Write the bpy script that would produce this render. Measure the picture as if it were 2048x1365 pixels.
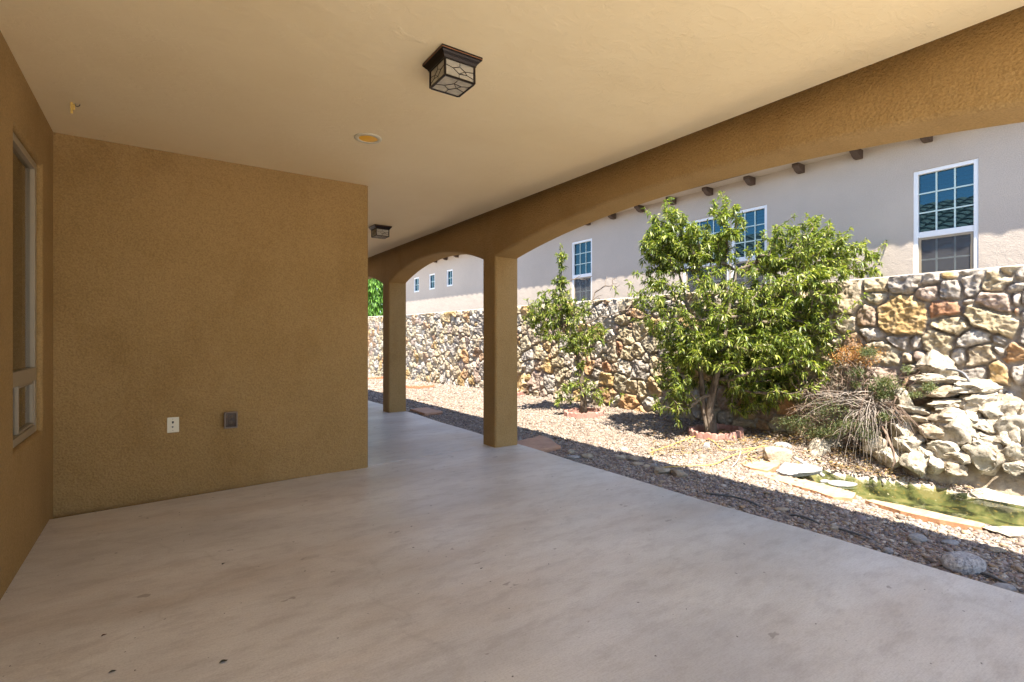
import bpy, bmesh, math, random
import numpy as np
from mathutils import Vector, noise as mnoise
random.seed(7); rng = np.random.default_rng(7)
C = bpy.context.scene.collection; SC = bpy.context.scene
for o in list(bpy.data.objects): bpy.data.objects.remove(o, do_unlink=True)

# ------------------------------------------------------------------ camera, sky, sun, exposure
TH = math.atan(704/1027); HC = 1.26; FPX = 1027.0
cd = bpy.data.cameras.new('camera'); cam = bpy.data.objects.new('camera', cd); C.objects.link(cam)
cam.location = (0, 0, HC); cam.rotation_euler = (math.pi/2, 0, -TH)
cd.sensor_width = 36; cd.lens = 36*FPX/2048; cd.shift_y = -6.5/2048; cd.clip_start = .05; cd.clip_end = 800
SC.camera = cam
LX, LY = .26, .50                                   # light travels (LX, LY, -1)
SUN_EL = math.atan(1/math.hypot(LX, LY)); SUN_AZ = math.atan2(-LX, -LY)   # azimuth of the sun, from +Y clockwise
w = bpy.data.worlds.new('World'); SC.world = w; w.use_nodes = True
nt = w.node_tree; nt.nodes.clear()
sky = nt.nodes.new('ShaderNodeTexSky'); sky.sky_type = 'NISHITA'; sky.sun_disc = False
sky.sun_elevation = SUN_EL; sky.sun_rotation = SUN_AZ; sky.altitude = 1200; sky.dust_density = .6
bg = nt.nodes.new('ShaderNodeBackground'); bg.inputs[1].default_value = .10
wo = nt.nodes.new('ShaderNodeOutputWorld')
nt.links.new(sky.outputs[0], bg.inputs[0]); nt.links.new(bg.outputs[0], wo.inputs[0])
sl = bpy.data.lights.new('sun', 'SUN'); sl.energy = 4.0; sl.angle = math.radians(.5); sl.color = (1, .92, .79)
so = bpy.data.objects.new('sun', sl); C.objects.link(so)
so.rotation_euler = Vector((LX, LY, -1)).to_track_quat('-Z', 'Y').to_euler(); so.location = (-5, -10, 20)
SC.view_settings.view_transform = 'Standard'; SC.view_settings.look = 'None'
SC.view_settings.exposure = 2.15; SC.view_settings.gamma = 1
try:
    SC.cycles.max_bounces = 10; SC.cycles.diffuse_bounces = 6; SC.cycles.transparent_max_bounces = 12
    SC.cycles.sample_clamp_indirect = 6
except Exception: pass

# ------------------------------------------------------------------ helpers
SN, CS = math.sin(TH), math.cos(TH)
def ray(u, v):
    a = (u-1024)/FPX; b = (676-v)/FPX
    return np.array((SN+a*CS, CS-a*SN, b))
def onz(u, v, z=0.):      # the point of height z behind a place in the photo
    r = ray(u, v); return np.array((0, 0, HC))+r*((z-HC)/r[2])
def onx(u, v, X):         # the point on the vertical plane x = X
    r = ray(u, v); return np.array((0, 0, HC))+r*(X/r[0])
def ond(u, v, d):         # the point at depth d
    return np.array((0, 0, HC))+ray(u, v)*d

def tag(o, label=None, cat=None, group=None, kind=None):
    if label: o['label'] = label
    if cat: o['category'] = cat
    if group: o['group'] = group
    if kind: o['kind'] = kind
    return o
def thing(name, loc, label, cat, group=None):
    o = bpy.data.objects.new(name, None); C.objects.link(o); o.location = loc; o.empty_display_size = .2
    return tag(o, label, cat, group)
def rootloc(p):
    l = Vector((0, 0, 0))
    while p: l = l+p.location; p = p.parent
    return l
def link(name, me, mat, parent=None):
    o = bpy.data.objects.new(name, me); C.objects.link(o)
    if mat is not None:
        for m in (mat if isinstance(mat, (list, tuple)) else [mat]): me.materials.append(m)
    if parent:
        o.parent = parent; o.location = -rootloc(parent)
    return o
class MB:
    def __init__(s): s.v = []; s.f = []; s.m = []; s.sm = []
    def add(s, vs, fs, m=0, smooth=False):
        b = len(s.v); s.v += [tuple(map(float, p)) for p in vs]
        for f in fs: s.f.append(tuple(i+b for i in f)); s.m.append(m); s.sm.append(smooth)
        return s
    def box(s, a, b, m=0):
        x0, y0, z0 = a; x1, y1, z1 = b
        return s.add([(x0,y0,z0),(x1,y0,z0),(x1,y1,z0),(x0,y1,z0),(x0,y0,z1),(x1,y0,z1),(x1,y1,z1),(x0,y1,z1)],
              [(0,3,2,1),(4,5,6,7),(0,1,5,4),(1,2,6,5),(2,3,7,6),(3,0,4,7)], m)
    def bar(s, p, q, r, m=0, n=4):
        return s.tube([p, q], [r, r], n, m, False)
    def tube(s, pts, rad, n=6, m=0, smooth=True, cap=True):
        pts = [np.array(p, float) for p in pts]; vs = []; fs = []
        up = np.array((.13, .27, .95)); k = len(pts)
        for i, p in enumerate(pts):
            t = pts[min(i+1, k-1)]-pts[max(i-1, 0)]; t = t/(np.linalg.norm(t)+1e-9)
            a = np.cross(t, up)
            if np.linalg.norm(a) < .05: a = np.cross(t, (1, 0, 0))
            a /= np.linalg.norm(a); b = np.cross(t, a)
            for j in range(n):
                an = 2*math.pi*(j+.5)/n
                vs.append(p+(a*math.cos(an)+b*math.sin(an))*rad[i])
        for i in range(k-1):
            for j in range(n):
                fs.append((i*n+j, i*n+(j+1) % n, (i+1)*n+(j+1) % n, (i+1)*n+j))
        if cap: fs += [tuple(range(n))[::-1], tuple((k-1)*n+j for j in range(n))]
        return s.add(vs, fs, m, smooth)
    def lathe(s, prof, c, n=32, m=0):
        vs = []; fs = []
        for r, z in prof:
            for j in range(n):
                an = 2*math.pi*j/n; vs.append((c[0]+r*math.cos(an), c[1]+r*math.sin(an), c[2]+z))
        for i in range(len(prof)-1):
            for j in range(n): fs.append((i*n+j, i*n+(j+1) % n, (i+1)*n+(j+1) % n, (i+1)*n+j))
        return s.add(vs, fs, m, True)
    def build(s, name, mat, parent=None, bevel=0, seg=2):
        me = bpy.data.meshes.new(name); me.from_pydata(s.v, [], s.f)
        me.polygons.foreach_set('material_index', s.m); me.polygons.foreach_set('use_smooth', s.sm); me.update()
        o = link(name, me, mat, parent)
        if bevel:
            md = o.modifiers.new('bevel', 'BEVEL'); md.width = bevel; md.segments = seg; md.limit_method = 'ANGLE'
            for p in me.polygons: p.use_smooth = True
            wn = o.modifiers.new('wn', 'WEIGHTED_NORMAL'); wn.weight = 100
        return o
def npmesh(name, V, F, mat, parent=None, col=None, smooth=True):
    """V (n,3), F (m,k) with a fixed k, col (n,3) kept as a colour attribute"""
    me = bpy.data.meshes.new(name); V = np.asarray(V, np.float32); F = np.asarray(F, np.int32); k = F.shape[1]
    me.vertices.add(len(V)); me.vertices.foreach_set('co', V.ravel())
    me.loops.add(F.size); me.loops.foreach_set('vertex_index', F.ravel())
    me.polygons.add(len(F)); me.polygons.foreach_set('loop_start', np.arange(0, F.size, k, dtype=np.int32))
    me.polygons.foreach_set('loop_total', np.full(len(F), k, np.int32))
    me.polygons.foreach_set('use_smooth', np.full(len(F), smooth))
    if col is not None:
        a = me.color_attributes.new('col', 'FLOAT_COLOR', 'POINT')
        a.data.foreach_set('color', np.concatenate([col, np.ones((len(col), 1))], 1).astype(np.float32).ravel())
    me.update(calc_edges=True); me.validate()
    return link(name, me, mat, parent)
def _h(ix, iy, s):
    n = (ix.astype(np.int64)*374761393+iy.astype(np.int64)*668265263+s*974634777) & 0x7fffffff
    n = ((n ^ (n >> 13))*1274126177) & 0x7fffffff
    return ((n ^ (n >> 16)) & 0xffff)/65535.
def vn(x, y, s=0):
    x = np.asarray(x, float); y = np.asarray(y, float)
    ix = np.floor(x); iy = np.floor(y); fx = x-ix; fy = y-iy
    fx = fx*fx*(3-2*fx); fy = fy*fy*(3-2*fy)
    return (_h(ix, iy, s)*(1-fx)+_h(ix+1, iy, s)*fx)*(1-fy)+(_h(ix, iy+1, s)*(1-fx)+_h(ix+1, iy+1, s)*fx)*fy
def fbm(x, y, s=0, o=4):
    r = 0; a = .5
    for i in range(o): r = r+a*vn(x*2**i+i*17.3, y*2**i-i*9.1, s+i); a *= .5
    return r
def sstep(a, b, x):
    t = np.clip((x-a)/(b-a), 0, 1); return t*t*(3-2*t)

# ------------------------------------------------------------------ materials
class NT:
    def __init__(s, name):
        s.m = bpy.data.materials.new(name); s.m.use_nodes = True; s.t = s.m.node_tree; s.t.nodes.clear()
        s.o = s.n('ShaderNodeOutputMaterial'); s.co = None
    def n(s, k, **a):
        x = s.t.nodes.new(k)
        for q, v in a.items(): setattr(x, q, v)
        return x
    def l(s, a, b): s.t.links.new(a, b)
    def coord(s, sc=(1, 1, 1), loc=(0, 0, 0)):
        if s.co is None: s.co = s.n('ShaderNodeTexCoord')
        mp = s.n('ShaderNodeMapping'); mp.inputs['Scale'].default_value = sc; mp.inputs['Location'].default_value = loc
        s.l(s.co.outputs['Object'], mp.inputs[0]); return mp.outputs[0]
    def noise(s, scale, sc=(1, 1, 1), detail=4, rough=.55, loc=(0, 0, 0), dist=0):
        x = s.n('ShaderNodeTexNoise'); x.inputs['Scale'].default_value = scale; x.inputs['Detail'].default_value = detail
        x.inputs['Roughness'].default_value = rough; x.inputs['Distortion'].default_value = dist
        s.l(s.coord(sc, loc), x.inputs['Vector']); return x.outputs[0]
    def voro(s, scale, sc=(1, 1, 1), feat='F1', out=0):
        x = s.n('ShaderNodeTexVoronoi'); x.feature = feat; x.inputs['Scale'].default_value = scale
        s.l(s.coord(sc), x.inputs['Vector']); return x.outputs[out]
    def ramp(s, f, stops):
        x = s.n('ShaderNodeValToRGB'); e = x.color_ramp.elements
        while len(e) < len(stops): e.new(.5)
        for i, (p, c) in enumerate(stops):
            e[i].position = p; e[i].color = (*c, 1) if not np.isscalar(c) else (c, c, c, 1)
        s.l(f, x.inputs[0]); return x.outputs[0]
    def mix(s, f, a, b, mode='MIX'):
        x = s.n('ShaderNodeMix'); x.data_type = 'RGBA'; x.blend_type = mode
        for q, v in ((x.inputs[0], f), (x.inputs[6], a), (x.inputs[7], b)):
            if hasattr(v, 'type') and hasattr(v, 'node'): s.l(v, q)
            elif np.isscalar(v): q.default_value = v if q == x.inputs[0] or q.type == 'VALUE' else (v, v, v, 1)
            else: q.default_value = (*v, 1)
        return x.outputs[2]
    def attr(s, name='col'):
        x = s.n('ShaderNodeAttribute'); x.attribute_name = name; return x.outputs[0]
    def bump(s, h, st, dist, prev=None):
        x = s.n('ShaderNodeBump'); x.inputs['Strength'].default_value = st; x.inputs['Distance'].default_value = dist
        s.l(h, x.inputs['Height'])
        if prev is not None: s.l(prev, x.inputs['Normal'])
        return x.outputs[0]
    def pr(s, col, rough=.8, normal=None, spec=.5, metal=0, **kw):
        x = s.n('ShaderNodeBsdfPrincipled')
        if hasattr(col, 'node'): s.l(col, x.inputs['Base Color'])
        else: x.inputs['Base Color'].default_value = (*col, 1)
        if hasattr(rough, 'node'): s.l(rough, x.inputs['Roughness'])
        else: x.inputs['Roughness'].default_value = rough
        x.inputs['Specular IOR Level'].default_value = spec; x.inputs['Metallic'].default_value = metal
        for k, v in kw.items(): x.inputs[k].default_value = v
        if normal is not None: s.l(normal, x.inputs['Normal'])
        return x.outputs[0]
    def out(s, sh): s.l(sh, s.o.inputs[0]); return s.m
def plain(name, col, rough=.6, metal=0, spec=.5, var=.12, scale=30):
    n = NT(name); f = n.noise(scale, detail=5)
    c = n.mix(f, tuple(k*(1-var) for k in col), tuple(min(1, k*(1+var)) for k in col))
    return n.out(n.pr(c, rough, n.bump(f, .15, .002), spec, metal))
def stucco(name, a, b, grain=150, st=.55, dist=.004, rough=.92, blot=None):
    n = NT(name); f = n.noise(.9, detail=5, rough=.6); c = n.mix(n.ramp(f, [(.35, 0.), (.65, 1.)]), a, b)
    if blot:
        g = n.noise(2.2, (1, 1, .5), 5, .6, (3, 1, 7)); c = n.mix(n.ramp(g, [(.52, 0.), (.72, .55)]), c, blot)
    g1 = n.noise(grain, detail=3, rough=.65); v1 = n.voro(grain*.55)
    c = n.mix(n.ramp(g1, [(.34, .42), (.56, 0.)]), c, tuple(k*.5 for k in a)); c = n.mix(n.ramp(g1, [(.55, 0.), (.72, .25)]), c, tuple(min(1, k*1.35) for k in b))  # relief shading put into the colour: pits darker, grain tops lighter
    nm = n.bump(v1, st*.6, dist, n.bump(g1, st, dist, n.bump(n.noise(6, detail=4), .4, .02)))
    return n.out(n.pr(c, rough, nm, .25))
M = {}
M['stucco'] = stucco('tan_stucco', (.345, .22, .086), (.405, .262, .11), 105, .75, .007, .92, (.27, .16, .055))
def ceilmat():
    n = NT('ceiling_plaster'); f = n.noise(1.1, detail=5, rough=.6)
    c = n.mix(n.ramp(f, [(.3, 0.), (.7, 1.)]), (.80, .65, .40), (.85, .71, .46))
    g = n.noise(7, (1, 2.2, 1), 7, .62, dist=1.2); r = n.ramp(g, [(.50, 0.), (.56, 1.)])
    g2 = n.noise(90, detail=3)
    sp = n.ramp(n.noise(2.3, (1, 1.6, 1), 6, .7, (5, 2, 0)), [(.62, 0.), (.66, 1.)])
    nm = n.bump(sp, .35, .005, n.bump(r, .20, .006, n.bump(n.noise(2.2, detail=4), .35, .03, n.bump(g2, .15, .002))))
    return n.out(n.pr(c, .62, nm, .35))
M['ceil'] = ceilmat()
M['nstucco'] = stucco('greige_stucco', (.47, .405, .345), (.52, .45, .385), 120, .5)
def slabmat():
    n = NT('broomed_concrete')
    f = n.noise(1.1, (.65, 1.3, 1), 6, .58); c = n.mix(n.ramp(f, [(.36, 0.), (.60, 1.)]), (.64, .615, .57), (.80, .78, .735))
    g = n.noise(.9, (.5, 1.6, 1), 6, .62, (4, 7, 0)); c = n.mix(n.ramp(g, [(.47, 0.), (.68, .5)]), c, (.58, .48, .38))
    b = n.noise(.7, (.7, 1.2, 1), 5, .55, (9, 2, 0)); c = n.mix(n.ramp(b, [(.5, 0.), (.68, .5)]), c, (.50, .50, .51))
    mo = n.noise(7, (.6, 1.4, 1), 7, .68, (1, 3, 0)); c = n.mix(n.ramp(mo, [(.36, .26), (.52, 0.)]), c, (.32, .27, .23))
    gr = n.noise(110, (1, 1, 1), 3, .7); c = n.mix(n.ramp(gr, [(.36, .20), (.56, 0.)]), c, (.27, .23, .20))
    br = n.noise(120, (.14, 1.5, 1), 3, .6); c = n.mix(n.ramp(br, [(.34, .14), (.56, 0.)]), c, (.26, .22, .19))
    s1 = n.ramp(n.noise(5, (1, 1.8, 1), 3, .55, (2, 2, 2)), [(.70, 0.), (.715, .6)]); c = n.mix(s1, c, (.26, .215, .18))
    wv = n.noise(3, (1, 1, 1), 4, .6); cx = n.n('ShaderNodeTexVoronoi'); cx.feature = 'DISTANCE_TO_EDGE'; cx.inputs['Scale'].default_value = .21
    va = n.n('ShaderNodeVectorMath', operation='ADD'); vs = n.n('ShaderNodeVectorMath', operation='SCALE'); vs.inputs['Scale'].default_value = .5
    nn = n.n('ShaderNodeTexNoise'); nn.inputs['Scale'].default_value = 3; nn.inputs['Detail'].default_value = 5; n.l(n.coord(), nn.inputs['Vector'])
    n.l(nn.outputs[1], vs.inputs[0]); n.l(n.coord(), va.inputs[0]); n.l(vs.outputs[0], va.inputs[1]); n.l(va.outputs[0], cx.inputs['Vector'])
    ck = n.ramp(cx.outputs[0], [(0., .12), (.0009, 0.)]); c = n.mix(ck, c, (.22, .18, .15))
    sp = n.ramp(n.noise(30, detail=1.5, loc=(1, 5, 0)), [(.745, 0.), (.765, 1.)]); c = n.mix(sp, c, (.09, .07, .06))
    nm = n.bump(br, .3, .0015, n.bump(gr, .3, .0015, n.bump(mo, .15, .004)))
    return n.out(n.pr(c, n.ramp(f, [(.3, .48), (.7, .34)]), nm, .5))
M['slab'] = slabmat()
def wallmat():
    n = NT('field_stone'); a = n.attr()
    f = n.noise(22, detail=7, rough=.7); c = n.mix(n.ramp(f, [(.3, .0), (.72, 1.)]), n.mix(.62, a, (.10, .07, .045), 'MIX'), a)
    c = n.mix(n.ramp(n.noise(9, detail=5, rough=.7, loc=(3, 3, 3)), [(.52, 0.), (.7, .45)]), c, n.mix(.5, a, (.66, .6, .52)))
    nm = n.bump(n.noise(45, detail=8, rough=.72), .8, .012)
    return n.out(n.pr(c, .92, nm, .2))
M['wall'] = wallmat()
def rockmat(name, a, b, d, sc=9, bump=.7):
    n = NT(name); f = n.noise(sc, detail=7, rough=.68); c = n.mix(n.ramp(f, [(.33, 0.), (.6, 1.)]), b, a)
    c = n.mix(n.ramp(n.noise(sc*.6, detail=5, loc=(4, 1, 8), rough=.7), [(.55, 0.), (.7, .6)]), c, d)
    nm = n.bump(n.noise(sc*5, detail=8, rough=.72), bump, .01, n.bump(f, .6, .02))
    return n.out(n.pr(c, .9, nm, .25))
M['limestone'] = rockmat('limestone', (.53, .475, .385), (.23, .19, .14), (.42, .32, .20), 12, 1.)
M['tanrock'] = rockmat('tan_rock', (.44, .37, .28), (.24, .195, .15), (.40, .26, .14), 11, 1.)
M['greyrock'] = rockmat('grey_rock', (.42, .41, .40), (.24, .235, .235), (.50, .47, .42), 14)
M['granite'] = rockmat('speckled_granite', (.56, .54, .53), (.20, .19, .19), (.42, .36, .34), 60, .4)
M['redstone'] = rockmat('red_sandstone', (.56, .34, .23), (.46, .27, .18), (.60, .40, .28), 6, .35)
def sandmat():
    n = NT('split_sandstone'); ge = n.n('ShaderNodeNewGeometry'); sx = n.n('ShaderNodeSeparateXYZ'); n.l(ge.outputs['Normal'], sx.inputs[0])
    f = n.noise(6, (1, 3, 1), 6, .65); top = n.mix(n.ramp(f, [(.4, 0.), (.66, 1.)]), (.50, .37, .24), (.42, .26, .15))
    g = n.noise(16, detail=6, rough=.7); side = n.mix(g, (.26, .12, .06), (.52, .30, .17))
    c = n.mix(n.ramp(sx.outputs[2], [(.55, 0.), (.8, 1.)]), side, top)
    return n.out(n.pr(c, .85, n.bump(n.noise(40, detail=7, rough=.7), .5, .008), .25))
M['sandslab'] = sandmat()
def gravmat():
    n = NT('pebble'); a = n.attr(); f = n.noise(160, detail=4, rough=.65)
    return n.out(n.pr(n.mix(f, n.mix(.35, a, (.1, .09, .08)), a), .75, n.bump(f, .3, .001), .3))
M['pebble'] = gravmat()
def grdmat():
    n = NT('gravel_ground'); v = n.voro(48, out=1); d = n.voro(48)
    c = n.mix(.75, v, (.46, .39, .31)); c = n.mix(n.ramp(d, [(.25, 0.), (.8, .8)]), c, (.13, .10, .08))
    c = n.mix(.72, c, n.mix(n.noise(1.5), (.42, .36, .29), (.50, .43, .35)))
    return n.out(n.pr(c, .95, n.bump(d, .8, -.012), .15))
M['ground'] = grdmat()
M['white'] = plain('white_vinyl', (.78, .79, .80), .45, var=.04)
M['muntin'] = plain('pale_muntin', (.50, .62, .60), .5, var=.04)
M['almond'] = plain('almond_vinyl', (.55, .50, .40), .45, var=.05)
M['alu'] = plain('beige_aluminium', (.33, .27, .19), .4, .0, var=.06)
M['brown'] = plain('brown_timber', (.075, .048, .035), .8, var=.35, scale=18)
M['bronze'] = plain('dark_bronze', (.022, .016, .014), .35, .6, var=.3)
M['copper'] = plain('rubbed_copper_edge', (.35, .15, .07), .4, .7)
M['ivory'] = plain('ivory_plastic', (.76, .70, .54), .4, var=.02)
M['black'] = plain('black_plastic', (.03, .03, .03), .5)
M['hose'] = plain('weathered_black_tube', (.10, .105, .11), .55)
M['yellow'] = plain('yellow_tube', (.62, .42, .10), .5)
M['bark'] = None
def barkmat(name, a, b):
    n = NT(name); f = n.noise(26, (1, 1, .22), 6, .7); c = n.mix(n.ramp(f, [(.35, 0.), (.65, 1.)]), a, b)
    return n.out(n.pr(c, .95, n.bump(f, 1., .012), .15))
M['bark'] = barkmat('tree_bark', (.06, .045, .037), (.25, .20, .155))
M['twig'] = barkmat('pale_dry_twig', (.24, .20, .17), (.46, .40, .35))
M['browntwig'] = barkmat('brown_twig', (.12, .08, .06), (.30, .22, .17))
M['deadwood'] = barkmat('grey_driftwood', (.25, .23, .22), (.48, .45, .42))
def leafmat(name, gloss=.38, tr=.4):
    n = NT(name); a = n.attr(); p = n.pr(a, gloss, None, .5)
    t = n.n('ShaderNodeBsdfTranslucent'); n.l(n.mix(1., a, (1.3, 1.35, .45), 'MULTIPLY'), t.inputs[0])
    m = n.n('ShaderNodeMixShader'); m.inputs[0].default_value = tr; n.l(p, m.inputs[1]); n.l(t.outputs[0], m.inputs[2])
    return n.out(m.outputs[0])
M['leaf'] = leafmat('peach_leaf'); M['conifer'] = leafmat('needle_foliage', .6, .3); M['dryleaf'] = leafmat('dry_leaf', .8, .2)
def brickmat():
    n = NT('edging_clay'); f = n.noise(24, detail=6, rough=.7)
    c = n.mix(f, (.27, .13, .105), (.44, .26, .215)); c = n.mix(n.ramp(n.noise(12, loc=(3, 1, 1), detail=5), [(.55, 0.), (.68, .6)]), c, (.56, .42, .37))
    return n.out(n.pr(c, .9, n.bump(f, .4, .006), .2))
M['brick'] = brickmat()
M['terracotta'] = plain('bright_terracotta', (.50, .17, .09), .85, var=.3, scale=14)
def glassmat(name, tint, base, fac, rough=.02, wave=0):
    n = NT(name); d = n.pr(base, .4, None, .2); g = n.n('ShaderNodeBsdfGlossy'); g.inputs[0].default_value = (*tint, 1); g.inputs[1].default_value = rough
    if wave: n.l(n.bump(n.noise(2.5, detail=1), wave, .01), g.inputs['Normal'])
    m = n.n('ShaderNodeMixShader'); fr = n.n('ShaderNodeFresnel'); fr.inputs[0].default_value = 1.5
    ma = n.n('ShaderNodeMath', operation='ADD'); ma.use_clamp = True; ma.inputs[1].default_value = fac; n.l(fr.outputs[0], ma.inputs[0])
    n.l(ma.outputs[0], m.inputs[0]); n.l(d, m.inputs[1]); n.l(g.outputs[0], m.inputs[2]); return n.out(m.outputs[0])
def seethru(name, tint, ior=1.4, fac=0., rough=.03, bump=None, gl=(1, 1, 1)):
    n = NT(name); t = n.n('ShaderNodeBsdfTransparent'); t.inputs[0].default_value = (*tint, 1)
    g = n.n('ShaderNodeBsdfGlossy'); g.inputs[1].default_value = rough; g.inputs[0].default_value = (*gl, 1)
    if bump: n.l(n.bump(n.noise(bump[0], detail=3), bump[1], bump[2]), g.inputs['Normal'])
    fr = n.n('ShaderNodeFresnel'); fr.inputs[0].default_value = ior
    ma = n.n('ShaderNodeMath', operation='ADD'); ma.use_clamp = True; ma.inputs[1].default_value = fac; n.l(fr.outputs[0], ma.inputs[0])
    m = n.n('ShaderNodeMixShader'); n.l(ma.outputs[0], m.inputs[0]); n.l(t.outputs[0], m.inputs[1]); n.l(g.outputs[0], m.inputs[2])
    return n.out(m.outputs[0])
M['lowe'] = seethru('blue_coated_glass', (.40, .55, .60), 1.5, .10, .015, None, (.20, .42, .52))
M['pane'] = seethru('window_glass', (.6, .6, .55), 1.5, .05)
M['blind'] = plain('window_blind', (.20, .26, .30), .7, var=.05)
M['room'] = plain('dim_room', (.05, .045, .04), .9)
M['screen'] = plain('insect_screen', (.10, .10, .11), .8, var=.4, scale=260)
M['water'] = seethru('pond_water', (.86, .88, .74), 1.24, .02, .02, (5, .08, .02), (.75, .8, .75))
def pondmat():
    n = NT('algae_bed'); f = n.noise(4.5, (1.5, 1, 1), 5, .6, dist=.3)
    c = n.ramp(f, [(.40, (.018, .022, .012)), (.46, (.055, .06, .028)), (.54, (.125, .135, .06)), (.64, (.24, .21, .11))])
    s = n.ramp(n.noise(38, detail=3, loc=(2, 2, 2)), [(.60, 0.), (.68, .7)]); c = n.mix(s, c, (.26, .18, .06))
    return n.out(n.pr(c, .9, n.bump(f, .15, .01), .2))
M['bed'] = pondmat()
M['lampglass'] = None
def lampglass():
    n = NT('seeded_lamp_glass'); t = n.n('ShaderNodeBsdfTransparent'); t.inputs[0].default_value = (.80, .78, .70, 1)
    g = n.n('ShaderNodeBsdfGlossy'); g.inputs[1].default_value = .15; nm = n.bump(n.noise(55, detail=3), .8, .01); n.l(nm, g.inputs['Normal'])
    d = n.n('ShaderNodeBsdfTranslucent'); d.inputs[0].default_value = (.70, .66, .55, 1); n.l(nm, d.inputs['Normal'])
    m1 = n.n('ShaderNodeMixShader'); n.l(n.ramp(n.noise(22, detail=4), [(.35, .25), (.65, .7)]), m1.inputs[0]); n.l(t.outputs[0], m1.inputs[1]); n.l(d.outputs[0], m1.inputs[2])
    m2 = n.n('ShaderNodeMixShader'); m2.inputs[0].default_value = .12; m0 = n.n('ShaderNodeMixShader'); m0.inputs[0].default_value = .45; df = n.n('ShaderNodeBsdfDiffuse'); df.inputs[0].default_value = (.74, .69, .58, 1); n.l(m1.outputs[0], m0.inputs[1]); n.l(df.outputs[0], m0.inputs[2]); m1 = m0; n.l(m1.outputs[0], m2.inputs[1]); n.l(g.outputs[0], m2.inputs[2])
    return n.out(m2.outputs[0])
M['lampglass'] = lampglass()
M['amber'] = plain('amber_lens', (.95, .50, .03), .35, .0, var=.08, scale=8)
M['trim'] = plain('cream_trim', (.60, .54, .40), .4, var=.03)
def tilemat():
    n = NT('clay_roof_tile'); c = n.mix(n.voro(3.2, out=1), (.30, .24, .20), (.40, .33, .27))
    c = n.mix(.75, c, (.36, .30, .25)); f = n.noise(20, detail=5)
    return n.out(n.pr(n.mix(f, c, (.22, .19, .17)), .9, n.bump(f, .3, .005), .2))
M['tile'] = tilemat()
M['spout'] = plain('grey_pipe', (.16, .16, .17), .5)

# ------------------------------------------------------------------ ground
POND = np.array([onz(u, v, -.06)[:2] for u, v in [(1560,950),(1640,935),(1720,948),(1790,955),(1880,967),(1960,985),(2060,1004),(2240,1040),(2300,1100),(2120,1072),(2010,1056),(1960,1045),(1840,1022),(1740,1000),(1700,982),(1620,962)]])
def inpoly(x, y, P):
    r = np.zeros(np.shape(x), bool); j = len(P)-1
    for i in range(len(P)):
        xi, yi = P[i]; xj, yj = P[j]
        c = ((yi > y) != (yj > y)) & (x < (xj-xi)*(y-yi)/(yj-yi+1e-12)+xi); r ^= c; j = i
    return r
def polydist(x, y, P):
    d = np.full(np.shape(x), 1e9); n = len(P)
    for i in range(n):
        a = P[i]; b = P[(i+1) % n]; ab = b-a
        t = np.clip(((x-a[0])*ab[0]+(y-a[1])*ab[1])/(ab@ab), 0, 1)
        d = np.minimum(d, np.hypot(x-a[0]-t*ab[0], y-a[1]-t*ab[1]))
    return d
WZ = -.115; RE = -1.35  # RE: unseen rear roof end, set to admit light yet shade the floor
def gh(x, y):
    x = np.asarray(x, float); y = np.asarray(y, float)
    wb = np.interp(y, [-5, 1, 3, 6, 10, 15, 24], [-.02, .0, .09, .08, .05, -.05, -.2])
    t = np.clip((x-3.9)/(6.2-3.9), 0, 1)
    h = -.055+(wb+.055)*t**1.1+.03*(fbm(x*1.3, y*1.3, 3, 3)-.45)*np.clip((x-3.5)/.5, 0, 1)
    d = polydist(x, y, POND); s = np.where(inpoly(x, y, POND), d, -d)
    h = h+(-.085-h)*sstep(-.35, -.02, s)*.8
    return h+(-.24-h)*sstep(-.03, .10, s)
def axis(*seg):
    r = [seg[0][0]]
    for a, b, st in seg: r += list(np.arange(a+st, b+1e-6, st)) if st < b-a else [b]
    return np.array(sorted(set(np.round(r, 4))))
xs = axis((-300, -60, 240), (-60, -10, 50), (-10, 3.3, 13.3), (3.3, 6.4, .04), (6.4, 12, 5.6), (12, 60, 48), (60, 300, 240))
ys = axis((-300, -60, 240), (-60, -8, 52), (-8, 0, 1), (0, 12, .04), (12, 26, .5), (26, 70, 44), (70, 300, 230))
X, Y = np.meshgrid(xs, ys, indexing='ij'); Z = gh(np.clip(X, 3.3, 6.4), np.clip(Y, -8, 26))
Z = np.where(X < 3.3, -.13, Z); Z[xs < 3.35] = -.13
nx, ny = X.shape
def gridF(nx, ny):
    i, j = np.meshgrid(np.arange(nx-1), np.arange(ny-1), indexing='ij'); a = (i*ny+j).ravel()
    return np.stack([a, a+ny, a+ny+1, a+1], 1)
gr = npmesh('ground', np.stack([X, Y, Z], -1).reshape(-1, 3), gridF(nx, ny), M['ground']); tag(gr, kind='structure')
# pond bed and water
b = MB(); P = [(p[0], p[1]) for p in POND]
cen = POND.mean(0)
wat = MB(); ex = [cen+(p-cen)*1.04 for p in POND]
ar = sum(ex[i][0]*ex[(i+1) % len(ex)][1]-ex[(i+1) % len(ex)][0]*ex[i][1] for i in range(len(ex)))
ex = ex if ar > 0 else ex[::-1]
wat.add([(p[0], p[1], WZ) for p in ex], [tuple(range(len(ex)))]); ow = wat.build('pond_water', M['water']); tag(ow, kind='structure')
bed = MB(); n_ = len(POND)
bxs = np.arange(POND[:, 0].min(), POND[:, 0].max(), .03); bys = np.arange(POND[:, 1].min(), POND[:, 1].max(), .03)
BX, BY = np.meshgrid(bxs, bys, indexing='ij'); BZ = gh(BX, BY)+.006+.012*fbm(BX*3, BY*3, 9)
ind = inpoly(BX, BY, POND); FF = gridF(*BX.shape); FF = FF[ind.ravel()[FF].all(1)]
ob = npmesh('pond_bed', np.stack([BX, BY, BZ], -1).reshape(-1, 3), FF, M['bed']); tag(ob, kind='structure')

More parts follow.
